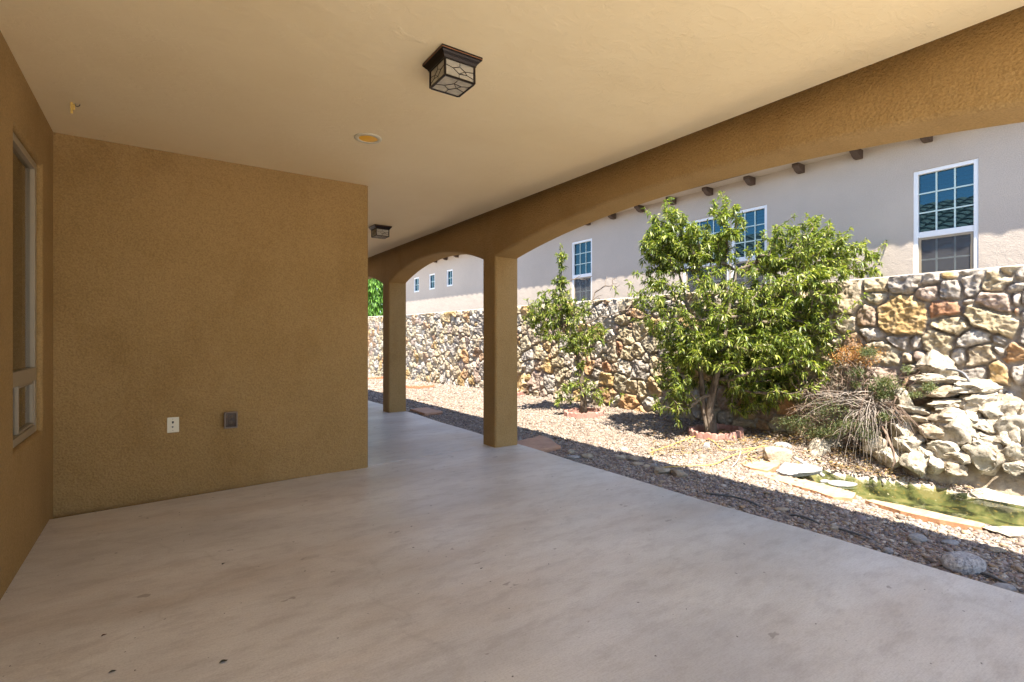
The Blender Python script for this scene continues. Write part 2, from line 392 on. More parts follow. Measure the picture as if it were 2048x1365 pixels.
# patio slab, two pours with an open joint between
yj0, yj1 = 4.95, 5.13
def slab(name, poly):
    bm = bmesh.new(); vs = [bm.verts.new((x, y, 0)) for x, y in poly]; f = bm.faces.new(vs); f.normal_update()
    if f.normal.z < 0: f.normal_flip()
    r = bmesh.ops.extrude_face_region(bm, geom=[f]); 
    for v in r['geom']:
        if isinstance(v, bmesh.types.BMVert): v.co.z -= .12
    bmesh.ops.recalc_face_normals(bm, faces=bm.faces)
    me = bpy.data.meshes.new(name); bm.to_mesh(me); bm.free(); o = link(name, me, M['slab']); tag(o, kind='structure')
    md = o.modifiers.new('bevel', 'BEVEL'); md.width = .003; md.segments = 2; md.limit_method = 'ANGLE'; return o
def edge(y): return 3.492+.012*math.sin(y*1.7)+.008*math.sin(y*4.1+1)
e1 = [(edge(y), y) for y in np.arange(-7, 5.05, .25)]
slab('patio', [(-7, -7)]+e1+[(3.495, yj1-.007+.02), (1.6, yj0-.007), (-.75, yj0-.007-.2), (-.75, RE+.4), (-7, RE+.4)])  # the unseen stretch behind the camera is added to bounce sunlight into the porch
e2 = [(edge(y)-.02, y) for y in np.arange(5.4, 16.1, .3)]
slab('walkway', [(1.55, yj0+.004), (3.495, yj1+.024)]+e2+[(1.55, 16)])

# ------------------------------------------------------------------ the house: walls, ceiling, arcade, roof
CZ = 2.735; XL = -.632; YE = 4.90; XB0, XB1 = 3.165, 3.485
house = thing('house', (XL, YE, 0), 'tan stucco house whose arched covered patio frames the whole view', 'house')
def rounded_box(name, a, b, r, parent, mat, seg=5):
    return MB().box(a, b).build(name, mat, parent, r, seg)
# left wall with a window opening (wall plane x = XL), opening y 3.0..4.40, z .66..2.40
oy0, oy1, oz0, oz1 = 3.70, 4.50, .655, 2.385
def wall_open():
    bm = bmesh.new(); yy = [RE+.5, oy0, oy1, YE+.1]; zz = [-.05, oz0, oz1, 2.80]
    g = {}
    for x in (XL, XL-.3):
        for i, y in enumerate(yy):
            for k, z in enumerate(zz): g[x, i, k] = bm.verts.new((x, y, z))
    for x in (XL, XL-.3):
        for i in range(3):
            for k in range(3):
                if i == 1 and k == 1: continue
                bm.faces.new([g[x, i, k], g[x, i+1, k], g[x, i+1, k+1], g[x, i, k+1]])
    for (i, k), (i2, k2) in [((1,1),(2,1)), ((2,1),(2,2)), ((2,2),(1,2)), ((1,2),(1,1))]:
        bm.faces.new([g[XL, i, k], g[XL, i2, k2], g[XL-.3, i2, k2], g[XL-.3, i, k]])
    bmesh.ops.recalc_face_normals(bm, faces=bm.faces)
    me = bpy.data.meshes.new('left_wall'); bm.to_mesh(me); bm.free()
    o = link('side_wall', me, M['stucco'], house)
    md = o.modifiers.new('bevel', 'BEVEL'); md.width = .026; md.segments = 6; md.limit_method = 'ANGLE'
    for p in me.polygons: p.use_smooth = True
    o.modifiers.new('wn', 'WEIGHTED_NORMAL')
wall_open()
rounded_box('end_wall', (XL-.28, YE, -.05), (1.672, 11.9, 2.80), .028, house, M['stucco'])
MB().box((XL-1.2, RE, CZ), (3.30, 11.79, CZ+.11)).build('ceiling', M['ceil'], house)  # far end shortened out of view to let more light into the walkway
# arcade profile, extruded and rounded, then cut into beam and columns
def arch(y0, y1, rise, n=28):
    r = []
    for i in range(n+1):
        t = i/n*2-1; y = (y0+y1)/2+t*(y1-y0)/2
        r.append((y, 2.19+rise*(1-abs(t)**2.1)))
    return r
def arcade():
    prof = [(RE+.1, 2.19), (-.29, 2.19), (-.29, -.05), (0, -.05)]+arch(0, 4.95, .247)+[(4.95, -.05), (5.24, -.05)]+arch(5.24, 8.28, .247)
    prof += [(8.28, -.05), (8.57, -.05)]+arch(8.57, 11.5, .247)+[(11.5, -.05), (11.8, -.05), (11.8, 2.82), (RE+.1, 2.82)]
    bm = bmesh.new(); va = [bm.verts.new((XB0, y, z)) for y, z in prof]; vb = [bm.verts.new((XB1, y, z)) for y, z in prof]
    fa = bm.faces.new(va); fb = bm.faces.new(vb[::-1]); n = len(prof); 
    for i in range(n): bm.faces.new([va[i], vb[i], vb[(i+1) % n], va[(i+1) % n]])
    bmesh.ops.recalc_face_normals(bm, faces=bm.faces); bm.normal_update()
    es = [e for e in bm.edges if len(e.link_faces) == 2 and abs(e.verts[0].co.x-e.verts[1].co.x) < 1e-4 and max(e.verts[0].co.z, e.verts[1].co.z) < 2.8]
    bmesh.ops.bevel(bm, geom=es, offset=.032, segments=5, profile=.5, affect='EDGES')
    bmesh.ops.triangulate(bm, faces=[f for f in bm.faces if len(f.verts) > 4])
    bmesh.ops.bisect_plane(bm, geom=bm.verts[:]+bm.edges[:]+bm.faces[:], plane_co=(0, 0, 2.186), plane_no=(0, 0, 1))
    def part(name, test):
        b2 = bm.copy(); bmesh.ops.delete(b2, geom=[f for f in b2.faces if not test(f.calc_center_median())], context='FACES')
        me = bpy.data.meshes.new(name); b2.to_mesh(me); b2.free()
        for p in me.polygons: p.use_smooth = True
        o = link(name, me, M['stucco'], house); wn = o.modifiers.new('wn', 'WEIGHTED_NORMAL'); wn.weight = 100; return o
    part('arcade_beam', lambda c: c.z > 2.186)
    for a, b_ in ((-.35, .05), (4.9, 5.3), (8.2, 8.6), (11.4, 11.9)):
        part('column', lambda c: c.z <= 2.186 and a < c.y < b_)
    bm.free()
arcade()
def tile_roof(name, x0, z0, sx, slope, L, y0, y1, parent):
    """barrel tiles: waves along y, stepped courses up the slope; sx is the uphill direction in x"""
    per = .30; yy = np.arange(y0, y1, per/8); cl = .36; ncs = int(L/cl); S = []; ST = []
    for c in range(ncs):
        for q, st in ((0., .035), (.5, .017), (.999, 0.)): S.append((c+q)*cl); ST.append(st)
    S = np.array(S); ST = np.array(ST); A, B = np.meshgrid(S, yy, indexing='ij'); T = np.repeat(ST[:, None], len(yy), 1)
    wv = np.abs(np.sin(math.pi*B/per))**.7*.075
    xx = x0+sx*A; zz = z0+slope*A+T+wv
    F = gridF(*A.shape); V = np.stack([xx, B, zz], -1).reshape(-1, 3)
    o = npmesh(name, V, F, M['tile'], parent, smooth=False)
    md = o.modifiers.new('solid', 'SOLIDIFY'); md.thickness = .02; md.offset = -1 if sx > 0 else 1; return o
tile_roof('roof', 3.515, 2.855, -1, .36, 5.4, RE-.08, 12.0, house)
MB().box((3.46, RE-.03, 2.823), (3.505, 11.95, 2.86)).build('fascia', M['brown'], house)
MB().box((XL-1.2, RE-.04, CZ-.03), (3.455, RE-.001, 2.86)).build('gable_board', M['brown'], house)
# window in the side wall
win = MB(); fx0, fx1 = XL-.085, XL-.028
def frame(mb, x0, x1, y0, y1, z0, z1, wd, m=0):
    mb.box((x0, y0, z0), (x1, y0+wd, z1), m).box((x0, y1-wd, z0), (x1, y1, z1), m)
    mb.box((x0, y0+wd, z0), (x1, y1-wd, z0+wd), m).box((x0, y0+wd, z1-wd), (x1, y1-wd, z1), m)
frame(win, fx0, fx1, oy0, oy1-.012, oz0, oz1, .045)
win.box((fx0, oy0+.045, .985), (fx1, oy1-.057, 1.07))
wo_ = win.build('window', M['alu'], house, .004)
vn_ = MB(); frame(vn_, fx0+.03, fx1-.008, 4.02, oy1-.06, .703, .983, .016); frame(vn_, fx0+.002, fx1-.03, oy0+.05, 4.03, .703, .983, .05)
vn_.build('vent_sash', M['alu'], wo_, .003)
MB().box((XL-.056, oy0+.04, 1.06), (XL-.052, oy1-.05, oz1-.04)).box((XL-.056, oy0+.06, .71), (XL-.052, oy1-.07, .98)).build('glass', M['pane'], wo_)
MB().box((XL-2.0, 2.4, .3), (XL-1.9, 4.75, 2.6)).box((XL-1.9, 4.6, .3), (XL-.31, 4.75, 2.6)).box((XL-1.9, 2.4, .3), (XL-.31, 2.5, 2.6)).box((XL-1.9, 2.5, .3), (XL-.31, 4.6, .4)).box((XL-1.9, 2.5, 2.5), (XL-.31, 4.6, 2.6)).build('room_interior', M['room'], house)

# ------------------------------------------------------------------ neighbour's house
XN = 7.5
nb = thing('neighbour_house', (XN, 1.5, 0), 'greige stucco house next door rising above the stone wall, with white windows', 'house')
def NP(u, v): p = onx(u, v, XN); return p[1], p[2]
WINS = []
def nwin(y0, y1, z0, z1, zm, cols, rt, rb, lowe=True):
    WINS.append((y0, y1, z0, z1)); d = .05; xf = XN+.03; fr = MB()
    frame(fr, xf-.02, xf+.05, y0, y1, z0, z1, .045)
    if zm: fr.box((xf-.012, y0+.045, zm-.035), (xf+.05, y1-.045, zm+.035))
    o = fr.build('window', M['white'], nb, .004)
    gl = MB(); mu = MB(); bl = MB(); ro = MB()
    a0, a1 = y0+.045, y1-.045
    gl.box((xf+.02, a0, z0+.045), (xf+.024, a1, z1-.045))
    secs = [((zm+.035) if zm else z0+.045, z1-.045, rt)]
    if zm: secs.append((z0+.045, zm-.035, rb))
    for s0, s1, rw in secs:
        for i in range(1, cols): y = a0+(a1-a0)*i/cols; mu.box((xf+.008, y-.008, s0), (xf+.017, y+.008, s1))
        for i in range(1, rw): z = s0+(s1-s0)*i/rw; mu.box((xf+.007, a0, z-.008), (xf+.0165, a1, z+.008))
    mu.build('muntins', M['muntin'], o)
    gl.build('glass', M['lowe'] if lowe else M['pane'], o)
    z = z0+.05
    while z < z1-.05:
        bl.add([(xf+.05, a0, z), (xf+.05, a1, z), (xf+.075, a1, z+.045), (xf+.075, a0, z+.045)], [(0, 1, 2, 3)]); z += .05
    bl.build('blind', M['blind'], o)
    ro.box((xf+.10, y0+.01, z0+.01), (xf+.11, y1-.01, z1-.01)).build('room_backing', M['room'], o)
    if zm:
        sc = MB().box((xf+.001, a0+.03, z0+.07), (xf+.003, a1-.03, zm-.05)); frame(sc, xf-.006, xf+.006, a0+.004, a1-.004, z0+.05, zm-.037, .024, 1)
        sc.build('insect_screen', [M['screen_net'], M['alu']], o)
n = NT('screen_net'); t = n.n('ShaderNodeBsdfTransparent'); d_ = n.pr((.10, .10, .11), .7); mx = n.n('ShaderNodeMixShader'); mx.inputs[0].default_value = .42
n.l(t.outputs[0], mx.inputs[1]); n.l(d_, mx.inputs[2]); M['screen_net'] = n.out(mx.outputs[0])
def span(u0, u1, vt): 
    ya, za = NP(u0, vt); yb, zb = NP(u1, vt); return min(ya, yb), max(ya, yb)
ztop = 3.26
y0, y1 = span(1826, 1957, 340); nwin(y0, y1, 1.62, ztop, 2.49, 3, 3, 3)
y0, y1 = span(1462, 1534, 410); nwin(y0, y1, 1.62, ztop, 2.49, 3, 3, 3)
y0, y1 = span(1366, 1458, 430); nwin(y0, y1, 1.62, ztop, 2.49, 3, 3, 3)
y0, y1 = span(1143.5, 1184, 483); nwin(y0, y1, 1.62, ztop+.1, 2.60, 3, 3, 3)
for a, b_ in ((893, 905), (858, 869.5), (827.5, 838)):
    y0, y1 = span(a, b_, 550); nwin(y0, y1, 2.88, 3.40, None, 2, 2, 1)
def nwall():
    yb = sorted(set([-5., 20.]+[k for w_ in WINS for k in w_[:2]])); zb = sorted(set([-.3, 4.2]+[k for w_ in WINS for k in w_[2:]]))
    V = []; F = []; idx = {}
    def vv(p):
        if p not in idx: idx[p] = len(V); V.append(p)
        return idx[p]
    for i in range(len(yb)-1):
        for k in range(len(zb)-1):
            cy, cz = (yb[i]+yb[i+1])/2, (zb[k]+zb[k+1])/2
            if any(a < cy < b and c < cz < d for a, b, c, d in WINS): continue
            F.append((vv((XN, yb[i], zb[k])), vv((XN, yb[i], zb[k+1])), vv((XN, yb[i+1], zb[k+1])), vv((XN, yb[i+1], zb[k]))))
    m = MB().add(V, F); m.add([(XN, 20, -.3), (XN, 20, 4.2), (XN+6, 20, 4.2), (XN+6, 20, -.3)], [(0, 1, 2, 3)])
    o = m.build('wall', M['nstucco'], nb); md = o.modifiers.new('s', 'SOLIDIFY'); md.thickness = .12; md.offset = -1
    # weld-free reveal: bull-nosed trim round each opening is part of the wall skin
nwall()
SOFF = 3.69; OVH = .30
MB().box((XN-OVH, -5, SOFF), (XN+.3, 20.3, SOFF+.05)).build('soffit', M['nstucco'], nb)
MB().box((XN-OVH-.025, -5, SOFF-.012), (XN-OVH-.002, 20.3, SOFF+.10)).build('fascia', M['brown'], nb)
tile_roof('roof', XN-OVH-.07, SOFF+.07, 1, .33, 4.4, -5, 20.4, nb)
ycs = [NP(u, v)[0] for u, v in [(1857, 285), (1720, 318), (1607, 335), (1508, 360), (1424, 380), (1358, 400), (1287, 415), (1229, 435)]]
stp = (ycs[-1]-ycs[0])/(len(ycs)-1); yc = ycs[0]-3*stp
while yc < 19.8:
    q = [(XN+.02, SOFF-.001), (XN-.19, SOFF-.001), (XN-.19, SOFF-.045), (XN-.155, SOFF-.060), (XN-.12, SOFF-.09), (XN-.07, SOFF-.11), (XN+.02, SOFF-.11)]
    hw = .042; MB().add([(x, yc-hw, z) for x, z in q]+[(x, yc+hw, z) for x, z in q], [tuple(range(7)), tuple(range(13, 6, -1))]+[(i, i+7, (i+1) % 7+7, (i+1) % 7) for i in range(7)]).build('corbel', M['brown'], nb)
    yc += stp
for o in nb.children:      # the eave climbs slightly along the house
    if o.name.split('.')[0] in ('soffit', 'fascia', 'roof', 'corbel'):
        for v in o.data.vertices: v.co.z += .012*(v.co.y-3)

# ------------------------------------------------------------------ the stone wall
XW = 6.3
def top_z(y): return np.interp(y, [-5, 1, 3, 10, 15, 19, 26], [1.90, 1.895, 1.885, 1.93, 1.955, 2.03, 2.1])
PAL = {'gold': (.55, .37, .16), 'ora': (.50, .29, .14), 'red': (.44, .22, .12), 'tan': (.52, .42, .29), 'gtan': (.54, .44, .28), 'grey': (.42, .38, .34), 'lg': (.50, .46, .41), 'pink': (.46, .35, .29), 'brn': (.38, .25, .16), 'cream': (.58, .51, .41), 'olive': (.46, .40, .28)}
def build_wall():
    man = [(830,250,150,90,'grey',0),(1100,215,115,55,'grey',.1),(1310,165,105,38,'gold',0),(1490,125,80,35,'grey',0),(1530,250,95,120,'grey',-.3),(1780,210,150,105,'gtan',.2),(2020,140,55,45,'grey',0),
      (570,270,130,100,'gtan',0),(565,380,110,70,'olive',0),(1080,340,125,78,'pink',.1),(1310,310,110,100,'grey',-.3),(1480,420,65,35,'grey',.3),(1760,420,180,100,'pink',-.35),(840,560,235,200,'gold',.2),(1260,490,150,85,'red',.1),
      (1310,660,185,85,'gtan',-.25),(1760,640,320,115,'gtan',-.42),(480,560,110,110,'brn',0),(540,750,115,70,'grey',0),(790,810,130,85,'grey',-.3),(960,840,80,70,'lg',.3),(1200,850,150,145,'gtan',-.3),(1530,800,175,85,'lg',.45),
      (1810,810,115,60,'grey',-.6),(1600,965,140,100,'tan',.5),(1820,920,70,60,'lg',.2),(1960,930,130,110,'ora',.4),(640,950,145,135,'olive',0),(330,830,105,70,'brn',0),(1060,1000,105,85,'pink',0),(880,990,65,50,'tan',-.3),
      (1570,1130,110,65,'grey',.2),(1800,1150,125,95,'gold',-.3),(1990,1120,75,85,'lg',0),(1970,390,60,80,'grey',0),(1400,950,80,60,'lg',0),(250,650,90,90,'tan',0),(1960,280,90,50,'lg',.2),(1990,520,40,60,'red',0)]
    S = []
    for x, y, a, b_, c, r in man:
        u, v = 1640+x/5.02, 520+y/5.02; p = onx(u, v, XW); q = onx(u+a/5.02, v, XW); s_ = onx(u, v+b_/5.02, XW)
        S.append((p[1], p[2], abs(p[1]-q[1])*1.02, abs(p[2]-s_[2])*1.02, r, PAL[c]))
    m2 = [(845,850,70,50,'gold'),(850,960,65,60,'ora'),(1240,915,50,75,'gold'),(1140,930,40,70,'gtan'),(1060,900,50,55,'gtan'),(1130,430,75,70,'gtan'),(1005,480,65,65,'gtan'),(975,350,70,45,'gtan'),(905,250,40,65,'lg'),(1010,1050,75,60,'ora'),(1310,1080,70,60,'cream'),(1020,640,50,65,'gtan'),(890,600,35,100,'tan'),(950,580,30,60,'red'),(240,860,55,75,'pink'),(350,880,45,75,'lg'),(430,700,50,50,'gtan'),(435,800,45,55,'gtan'),(250,610,45,60,'gtan'),(330,570,40,40,'gold'),(690,730,45,60,'ora'),(840,740,35,40,'red'),(1100,290,60,40,'ora'),(1000,750,70,60,'cream'),(1110,770,80,70,'grey'),(110,880,45,60,'gold'),(90,1000,1,1,'tan')]
    for x, y, a, b_, c in m2:
        if a < 5: continue
        u, v = 1020+x/4.266, 560+y/4.266; p = onx(u, v, XW); q = onx(u+a/4.266, v, XW); s_ = onx(u, v+b_/4.266, XW)
        S.append((p[1], p[2], abs(p[1]-q[1])*1.05, abs(p[2]-s_[2])*1.05, 0, PAL[c]))
    # random fill
    cols = ['tan', 'gtan', 'gtan', 'grey', 'lg', 'pink', 'cream', 'cream', 'gold', 'olive', 'ora', 'brn', 'lg', 'tan']
    pts = np.array([(s[0], s[1], (s[2]+s[3])/2) for s in S])
    pts = list(map(tuple, pts)); 
    for k in range(26000):
        f = 1-k/26000; y = rng.uniform(-5.2, 24.5); z = rng.uniform(-.4, 2.1)
        r = .055+.09*f**1.5*rng.uniform(.6, 1.15) if y > 3 else .06+.13*f**1.5*rng.uniform(.6, 1.1)
        A = np.array(pts); d = np.hypot(A[:, 0]-y, A[:, 1]-z)
        if (d < (A[:, 2]+r)*.93).any(): continue
        pts.append((y, z, r)); el = rng.uniform(.72, 1.3); c = np.array(PAL[cols[rng.integers(len(cols))]])
        S.append((y, z, r*1.1*el, r*1.1/el, rng.uniform(-.8, .8), tuple(c*rng.uniform(.82, 1.12))))
    S.sort(key=lambda s: s[0]); sy = np.array([s[0] for s in S])
    par = np.array([s[:5] for s in S]); pc = np.array([s[5] for s in S]); tilt = rng.normal(0, .22, (len(S), 2)); hh = rng.uniform(.6, 1.35, len(S))
    yy = axis((-5, -1.5, .05), (-1.5, .6, .02), (.6, 7.5, .0105), (7.5, 13, .017), (13, 24, .035)); tz = np.linspace(0, 1, 205)
    Yg, Tg = np.meshgrid(yy, tz, indexing='ij'); Zg = -.35+Tg*(top_z(Yg)+.35)
    wy = Yg+.07*(fbm(Yg*7, Zg*7, 21)-.47)+.02*(fbm(Yg*26, Zg*26, 5)-.47); wz = Zg+.07*(fbm(Yg*7, Zg*7, 55)-.47)+.02*(fbm(Yg*26, Zg*26, 8)-.47)
    H = np.zeros_like(Yg); col = np.zeros(Yg.shape+(3,)); mort = np.array((.49, .44, .375))
    CH = 60
    for i0 in range(0, len(yy), CH):
        sl_ = slice(i0, min(i0+CH, len(yy))); a = wy[sl_].ravel(); c = wz[sl_].ravel()
        lo, hi = np.searchsorted(sy, a.min()-.75), np.searchsorted(sy, a.max()+.75); Q = par[lo:hi]
        dy = a[:, None]-Q[None, :, 0]; dz = c[:, None]-Q[None, :, 1]; cr, sr = np.cos(Q[:, 4]), np.sin(Q[:, 4])
        # the wall's y axis runs leftwards in the view, so a positive turn mirrors
        ra = np.minimum(np.abs((-dy*cr+dz*sr)/Q[:, 2]), 9); rb = np.minimum(np.abs((dy*sr+dz*cr)/Q[:, 3]), 9)
        D = (ra**2.6+rb**2.6)**(1/2.6); i1 = np.argmin(D, 1); r_ = np.arange(len(a)); f1 = D[r_, i1].copy(); D[r_, i1] = 99; f2 = D.min(1)
        sz = np.minimum(Q[i1, 2], Q[i1, 3]); e = np.minimum((f2-f1)*.5, 1.42-f1)*sz      # metres from the stone's edge
        mk = sstep(.003, .017, e); g = i1+lo
        ly = (a-Q[i1, 0]); lz = (c-Q[i1, 1]); rel = .032+.026*hh[g]*sstep(.0, .022, e)+tilt[g, 0]*ly*.5+tilt[g, 1]*lz*.5
        rough = (fbm(a*9+g*3.1, c*9, 31, 6)-.47)*.085+np.abs(fbm(a*17+g, c*21+g*.7, 77, 4)-.45)*-.07+(fbm(a*38, c*46, 15, 3)-.45)*.022
        m = (fbm(a*5, c*5, 91, 3)-.47)*.02
        h = (1-mk)*m+mk*np.maximum(rel+rough+.008, .004+m); H[sl_] = h.reshape(H[sl_].shape)
        vv = .78+.5*fbm(a*14+g*5, c*14, 12, 3); t2 = sstep(.46, .62, fbm(a*4+g*2.7, c*4, 44, 3))[:, None]
        sc_ = pc[g]*vv[:, None]; sc_ = sc_*(1-t2*.5)+(sc_*.5+np.array((.26, .235, .20)))*t2*.5
        mc = mort*(.86+.28*fbm(a*8, c*8, 66, 3))[:, None]
        col[sl_] = (sc_*mk[:, None]+mc*(1-mk[:, None])).reshape(col[sl_].shape)
    # fold the relief back to the mortar cap at the very top
    V = np.stack([XW-H, Yg, Zg], -1)
    T2 = [np.stack([np.full_like(yy, x), yy, top_z(yy)+dz+.012*fbm(yy*6, yy*0+k, 4)], -1) for k, (x, dz) in enumerate(((XW+.02, .012), (XW+.10, .02), (XW+.22, .02), (XW+.30, .0)))]
    T2.append(np.stack([np.full_like(yy, XW+.31), yy, np.full_like(yy, -.35)], -1))
    V = np.concatenate([V]+[t[:, None, :] for t in T2], 1); mc = np.tile(mort*1.25, (len(yy), 5, 1)); cc = np.concatenate([col, mc], 1)
    root = thing('stone_wall', (XW, 8, 0), 'long retaining wall of mortared tan, grey and golden fieldstones behind the trees', 'stone wall')
    F = gridF(V.shape[0], V.shape[1])
    fi, fj = np.divmod(np.arange(len(F)), V.shape[1]-1); cap = fj >= V.shape[1]-6
    npmesh('stone_face', V.reshape(-1, 3), F[~cap], M['wall'], root, cc.reshape(-1, 3))
    npmesh('mortar_cap', V.reshape(-1, 3), F[cap], M['wall'], root, cc.reshape(-1, 3))
build_wall()

# ------------------------------------------------------------------ gravel
def icosa():
    bm = bmesh.new(); bmesh.ops.create_icosphere(bm, subdivisions=1, radius=1); v = np.array([q.co[:] for q in bm.verts]); f = np.array([[x.index for x in p.verts] for p in bm.faces]); bm.free(); return v, f
IV, IF = icosa()
def blocked(x, y):
    return polydist(x, y, POND) < .0
def pebbles(name, N, x0, x1, y0, y1, r, flat, pal, smooth=True, wgt=None, avoid=True):
    x = rng.uniform(x0, x1, N); y = rng.uniform(y0, y1, N)
    k = ~inpoly(x, y, POND)
    if wgt is not None: k &= rng.uniform(0, 1, N) < wgt(x, y)
    x = x[k]; y = y[k]; N = len(x); z = gh(x, y)
    s = r*np.exp(rng.normal(0, .28, N)); sc = np.stack([s*rng.uniform(.9, 1.5, N), s*rng.uniform(.7, 1.1, N), s*flat*rng.uniform(.7, 1.2, N)], 1)
    V = IV[None]*(1+rng.uniform(-.18, .18, (N, 12, 1)))*sc[:, None]
    an = rng.uniform(0, 2*math.pi, N); ti = rng.normal(0, .35, N); ca, sa = np.cos(an)[:, None], np.sin(an)[:, None]; ct, st = np.cos(ti)[:, None], np.sin(ti)[:, None]
    a, b_, c = V[..., 0], V[..., 1], V[..., 2]; b_, c = b_*ct-c*st, b_*st+c*ct; a, b_ = a*ca-b_*sa, a*sa+b_*ca
    V = np.stack([a+x[:, None], b_+y[:, None], c+(z+s*flat*rng.uniform(.1, 1.1, N))[:, None]], -1)
    F = (IF[None]+np.arange(N)[:, None, None]*12).reshape(-1, 3)
    pal = np.array(pal); c = pal[rng.integers(0, len(pal), N)]*rng.uniform(.6, 1.1, (N, 1)); c = np.repeat(c, 12, 0)
    return V.reshape(-1, 3), F, np.clip(c, 0, .8)
RIV = [(.40,.33,.28),(.28,.24,.22),(.44,.36,.29),(.36,.26,.21),(.52,.46,.39),(.22,.19,.18),(.32,.26,.25),(.42,.33,.29),(.60,.53,.45),(.46,.34,.22)]
TAN = [(c[0]*.66, c[1]*.65, c[2]*.66) for c in [(.50,.40,.31),(.42,.32,.24),(.56,.48,.39),(.46,.34,.27),(.36,.27,.20),(.54,.44,.34),(.30,.23,.18),(.60,.53,.45),(.48,.39,.33)]]
def merge(name, L):
    V = []; F = []; c = []; o = 0
    for v, f, k in L: V.append(v); F.append(f+o); c.append(k); o += len(v)
    ob_ = npmesh(name, np.concatenate(V), np.concatenate(F), M['pebble'], None, np.concatenate(c)); return ob_
near = lambda x, y: np.clip(1-(x-4.55)/.35, 0, 1)
far = lambda x, y: np.clip((x-4.15)/.4, 0, 1)
L = [pebbles('a', 30000, 3.50, 5.0, .3, 3.6, .0088, .6, RIV, wgt=near), pebbles('a', 1500, 3.50, 4.9, .3, 3.4, .016, .5, RIV, wgt=near),
     pebbles('b', 22000, 3.46, 4.9, 3.4, 8.5, .0095, .6, RIV, wgt=lambda x, y: np.clip(1-(x-4.2)/.3, 0, 1)),
     pebbles('c', 9000, 3.44, 4.5, 8.5, 15, .014, .6, RIV, wgt=lambda x, y: np.clip(1-(x-4.2)/.3, 0, 1))]
g1 = merge('river_pebbles', L); tag(g1, 'small grey and mauve river pebbles along the shaded edge of the concrete', 'gravel', None, 'stuff')
L = [pebbles('a', 34000, 4.2, 6.32, 1.4, 5, .0100, .75, TAN, wgt=far), pebbles('b', 40000, 4.1, 6.32, 4.6, 9.5, .0125, .75, TAN, wgt=far),
     pebbles('c', 26000, 4.1, 6.32, 9.5, 18, .019, .7, TAN, wgt=far), pebbles('d', 4000, 4.5, 5.4, .3, 1.6, .013, .7, TAN, wgt=far)]
g2 = merge('crushed_gravel', L); tag(g2, 'sunlit cream and tan crushed gravel between the pebble strip and stone wall', 'gravel', None, 'stuff')

# ------------------------------------------------------------------ rocks
def rock_mesh(name, c, size, seed, sub=3, cuts=9, rough=.10, rot=(0, 0, 0), round_=.0):
    r = random.Random(seed); bm = bmesh.new(); bmesh.ops.create_icosphere(bm, subdivisions=sub, radius=1)
    pl = []
    for i in range(cuts):
        d = Vector((r.gauss(0, 1), r.gauss(0, 1), r.gauss(0, 1))).normalized(); pl.append((d, r.uniform(.52, .82)+round_))
    off = Vector((r.uniform(-50, 50), r.uniform(-50, 50), r.uniform(-50, 50)))
    from mathutils import Euler
    E_ = Euler(rot).to_matrix(); c = Vector(tuple(map(float, c)))
    for v in bm.verts:
        p = v.co.copy()
        for d, k in pl:
            t = p.dot(d)-k
            if t > 0: p -= d*t*.93
        q = v.co*1.3+off; f = mnoise.fractal(q, .9, 2.1, 3)*rough+mnoise.fractal(q*3.5, .7, 2.1, 4)*rough*.6-abs(mnoise.noise(q*2.3))*rough*.8
        p += v.co*f; p = Vector((p.x*size[0], p.y*size[1], p.z*size[2]))*1.18
        v.co = c+E_ @ p
    me = bpy.data.meshes.new(name); bm.to_mesh(me); bm.free()
    for p in me.polygons: p.use_smooth = True
    a = me.attributes; return me
def sharp(o, ang=38):
    md = o.modifiers.new('es', 'EDGE_SPLIT'); md.split_angle = math.radians(ang); return o
# the mortared rock waterfall
wf = thing('rock_waterfall', (6.0, 1.4, -.1), 'stacked pale limestone waterfall against the stone wall at the pond', 'rock waterfall')
core = MB()
RK = [(835,330,190,150,'limestone',.5),(830,430,290,95,'limestone',0),(1110,490,280,95,'limestone',-.2),(700,500,130,90,'limestone',0),(850,520,240,110,'tanrock',0),(575,580,115,170,'limestone',0),(690,655,260,62,'limestone',.05),(940,610,280,75,'limestone',-.05),
 (920,700,230,120,'tanrock',0),(1150,580,210,110,'limestone',-.3),(1240,660,180,140,'limestone',0),(700,715,250,75,'tanrock',.1),(600,790,140,160,'limestone',0),(830,800,210,100,'tanrock',0),(640,895,210,150,'limestone',-.3),(1000,840,220,270,'limestone',.4),
 (1230,770,170,110,'limestone',0),(1380,790,150,200,'limestone',-.2),(740,955,150,100,'limestone',-.2),(890,940,190,140,'limestone',0),(995,990,180,100,'limestone',-.2),(1200,960,350,240,'limestone',.3),(700,1045,180,150,'limestone',-.3),(830,1050,160,110,'limestone',0),
 (970,1075,150,80,'tanrock',0),(960,1145,170,66,'limestone',-.15),(1240,1135,400,150,'limestone',-.05),(1400,960,120,140,'limestone',.3),(1410,1060,130,80,'limestone',0),(1450,870,120,140,'limestone',0),(1250,1250,470,110,'limestone',-.1),(870,1175,330,60,'limestone',-.12),(1450,1130,80,90,'limestone',0),
 (1180,870,170,90,'limestone',.2),(1330,860,160,110,'limestone',.1),(1100,720,130,110,'limestone',0),(560,690,110,90,'limestone',0),(1390,680,130,120,'limestone',0),(500,980,150,110,'limestone',0),(380,900,130,110,'limestone',0),
 (1560,900,200,170,'limestone',.1),(1530,760,160,140,'limestone',0),(1580,1040,180,130,'limestone',0),(1700,960,210,170,'tanrock',0),(1520,650,150,110,'limestone',0),(1660,820,190,120,'limestone',0),(1600,1170,200,110,'limestone',0),(1740,1120,220,140,'limestone',0),(1650,700,150,100,'tanrock',0)]
def slopept(u, v, x0=5.76, k=.40):
    r = ray(u, v); t = (x0+k*(HC+.08))/(r[0]-k*r[2]); return np.array((0, 0, HC))+r*t
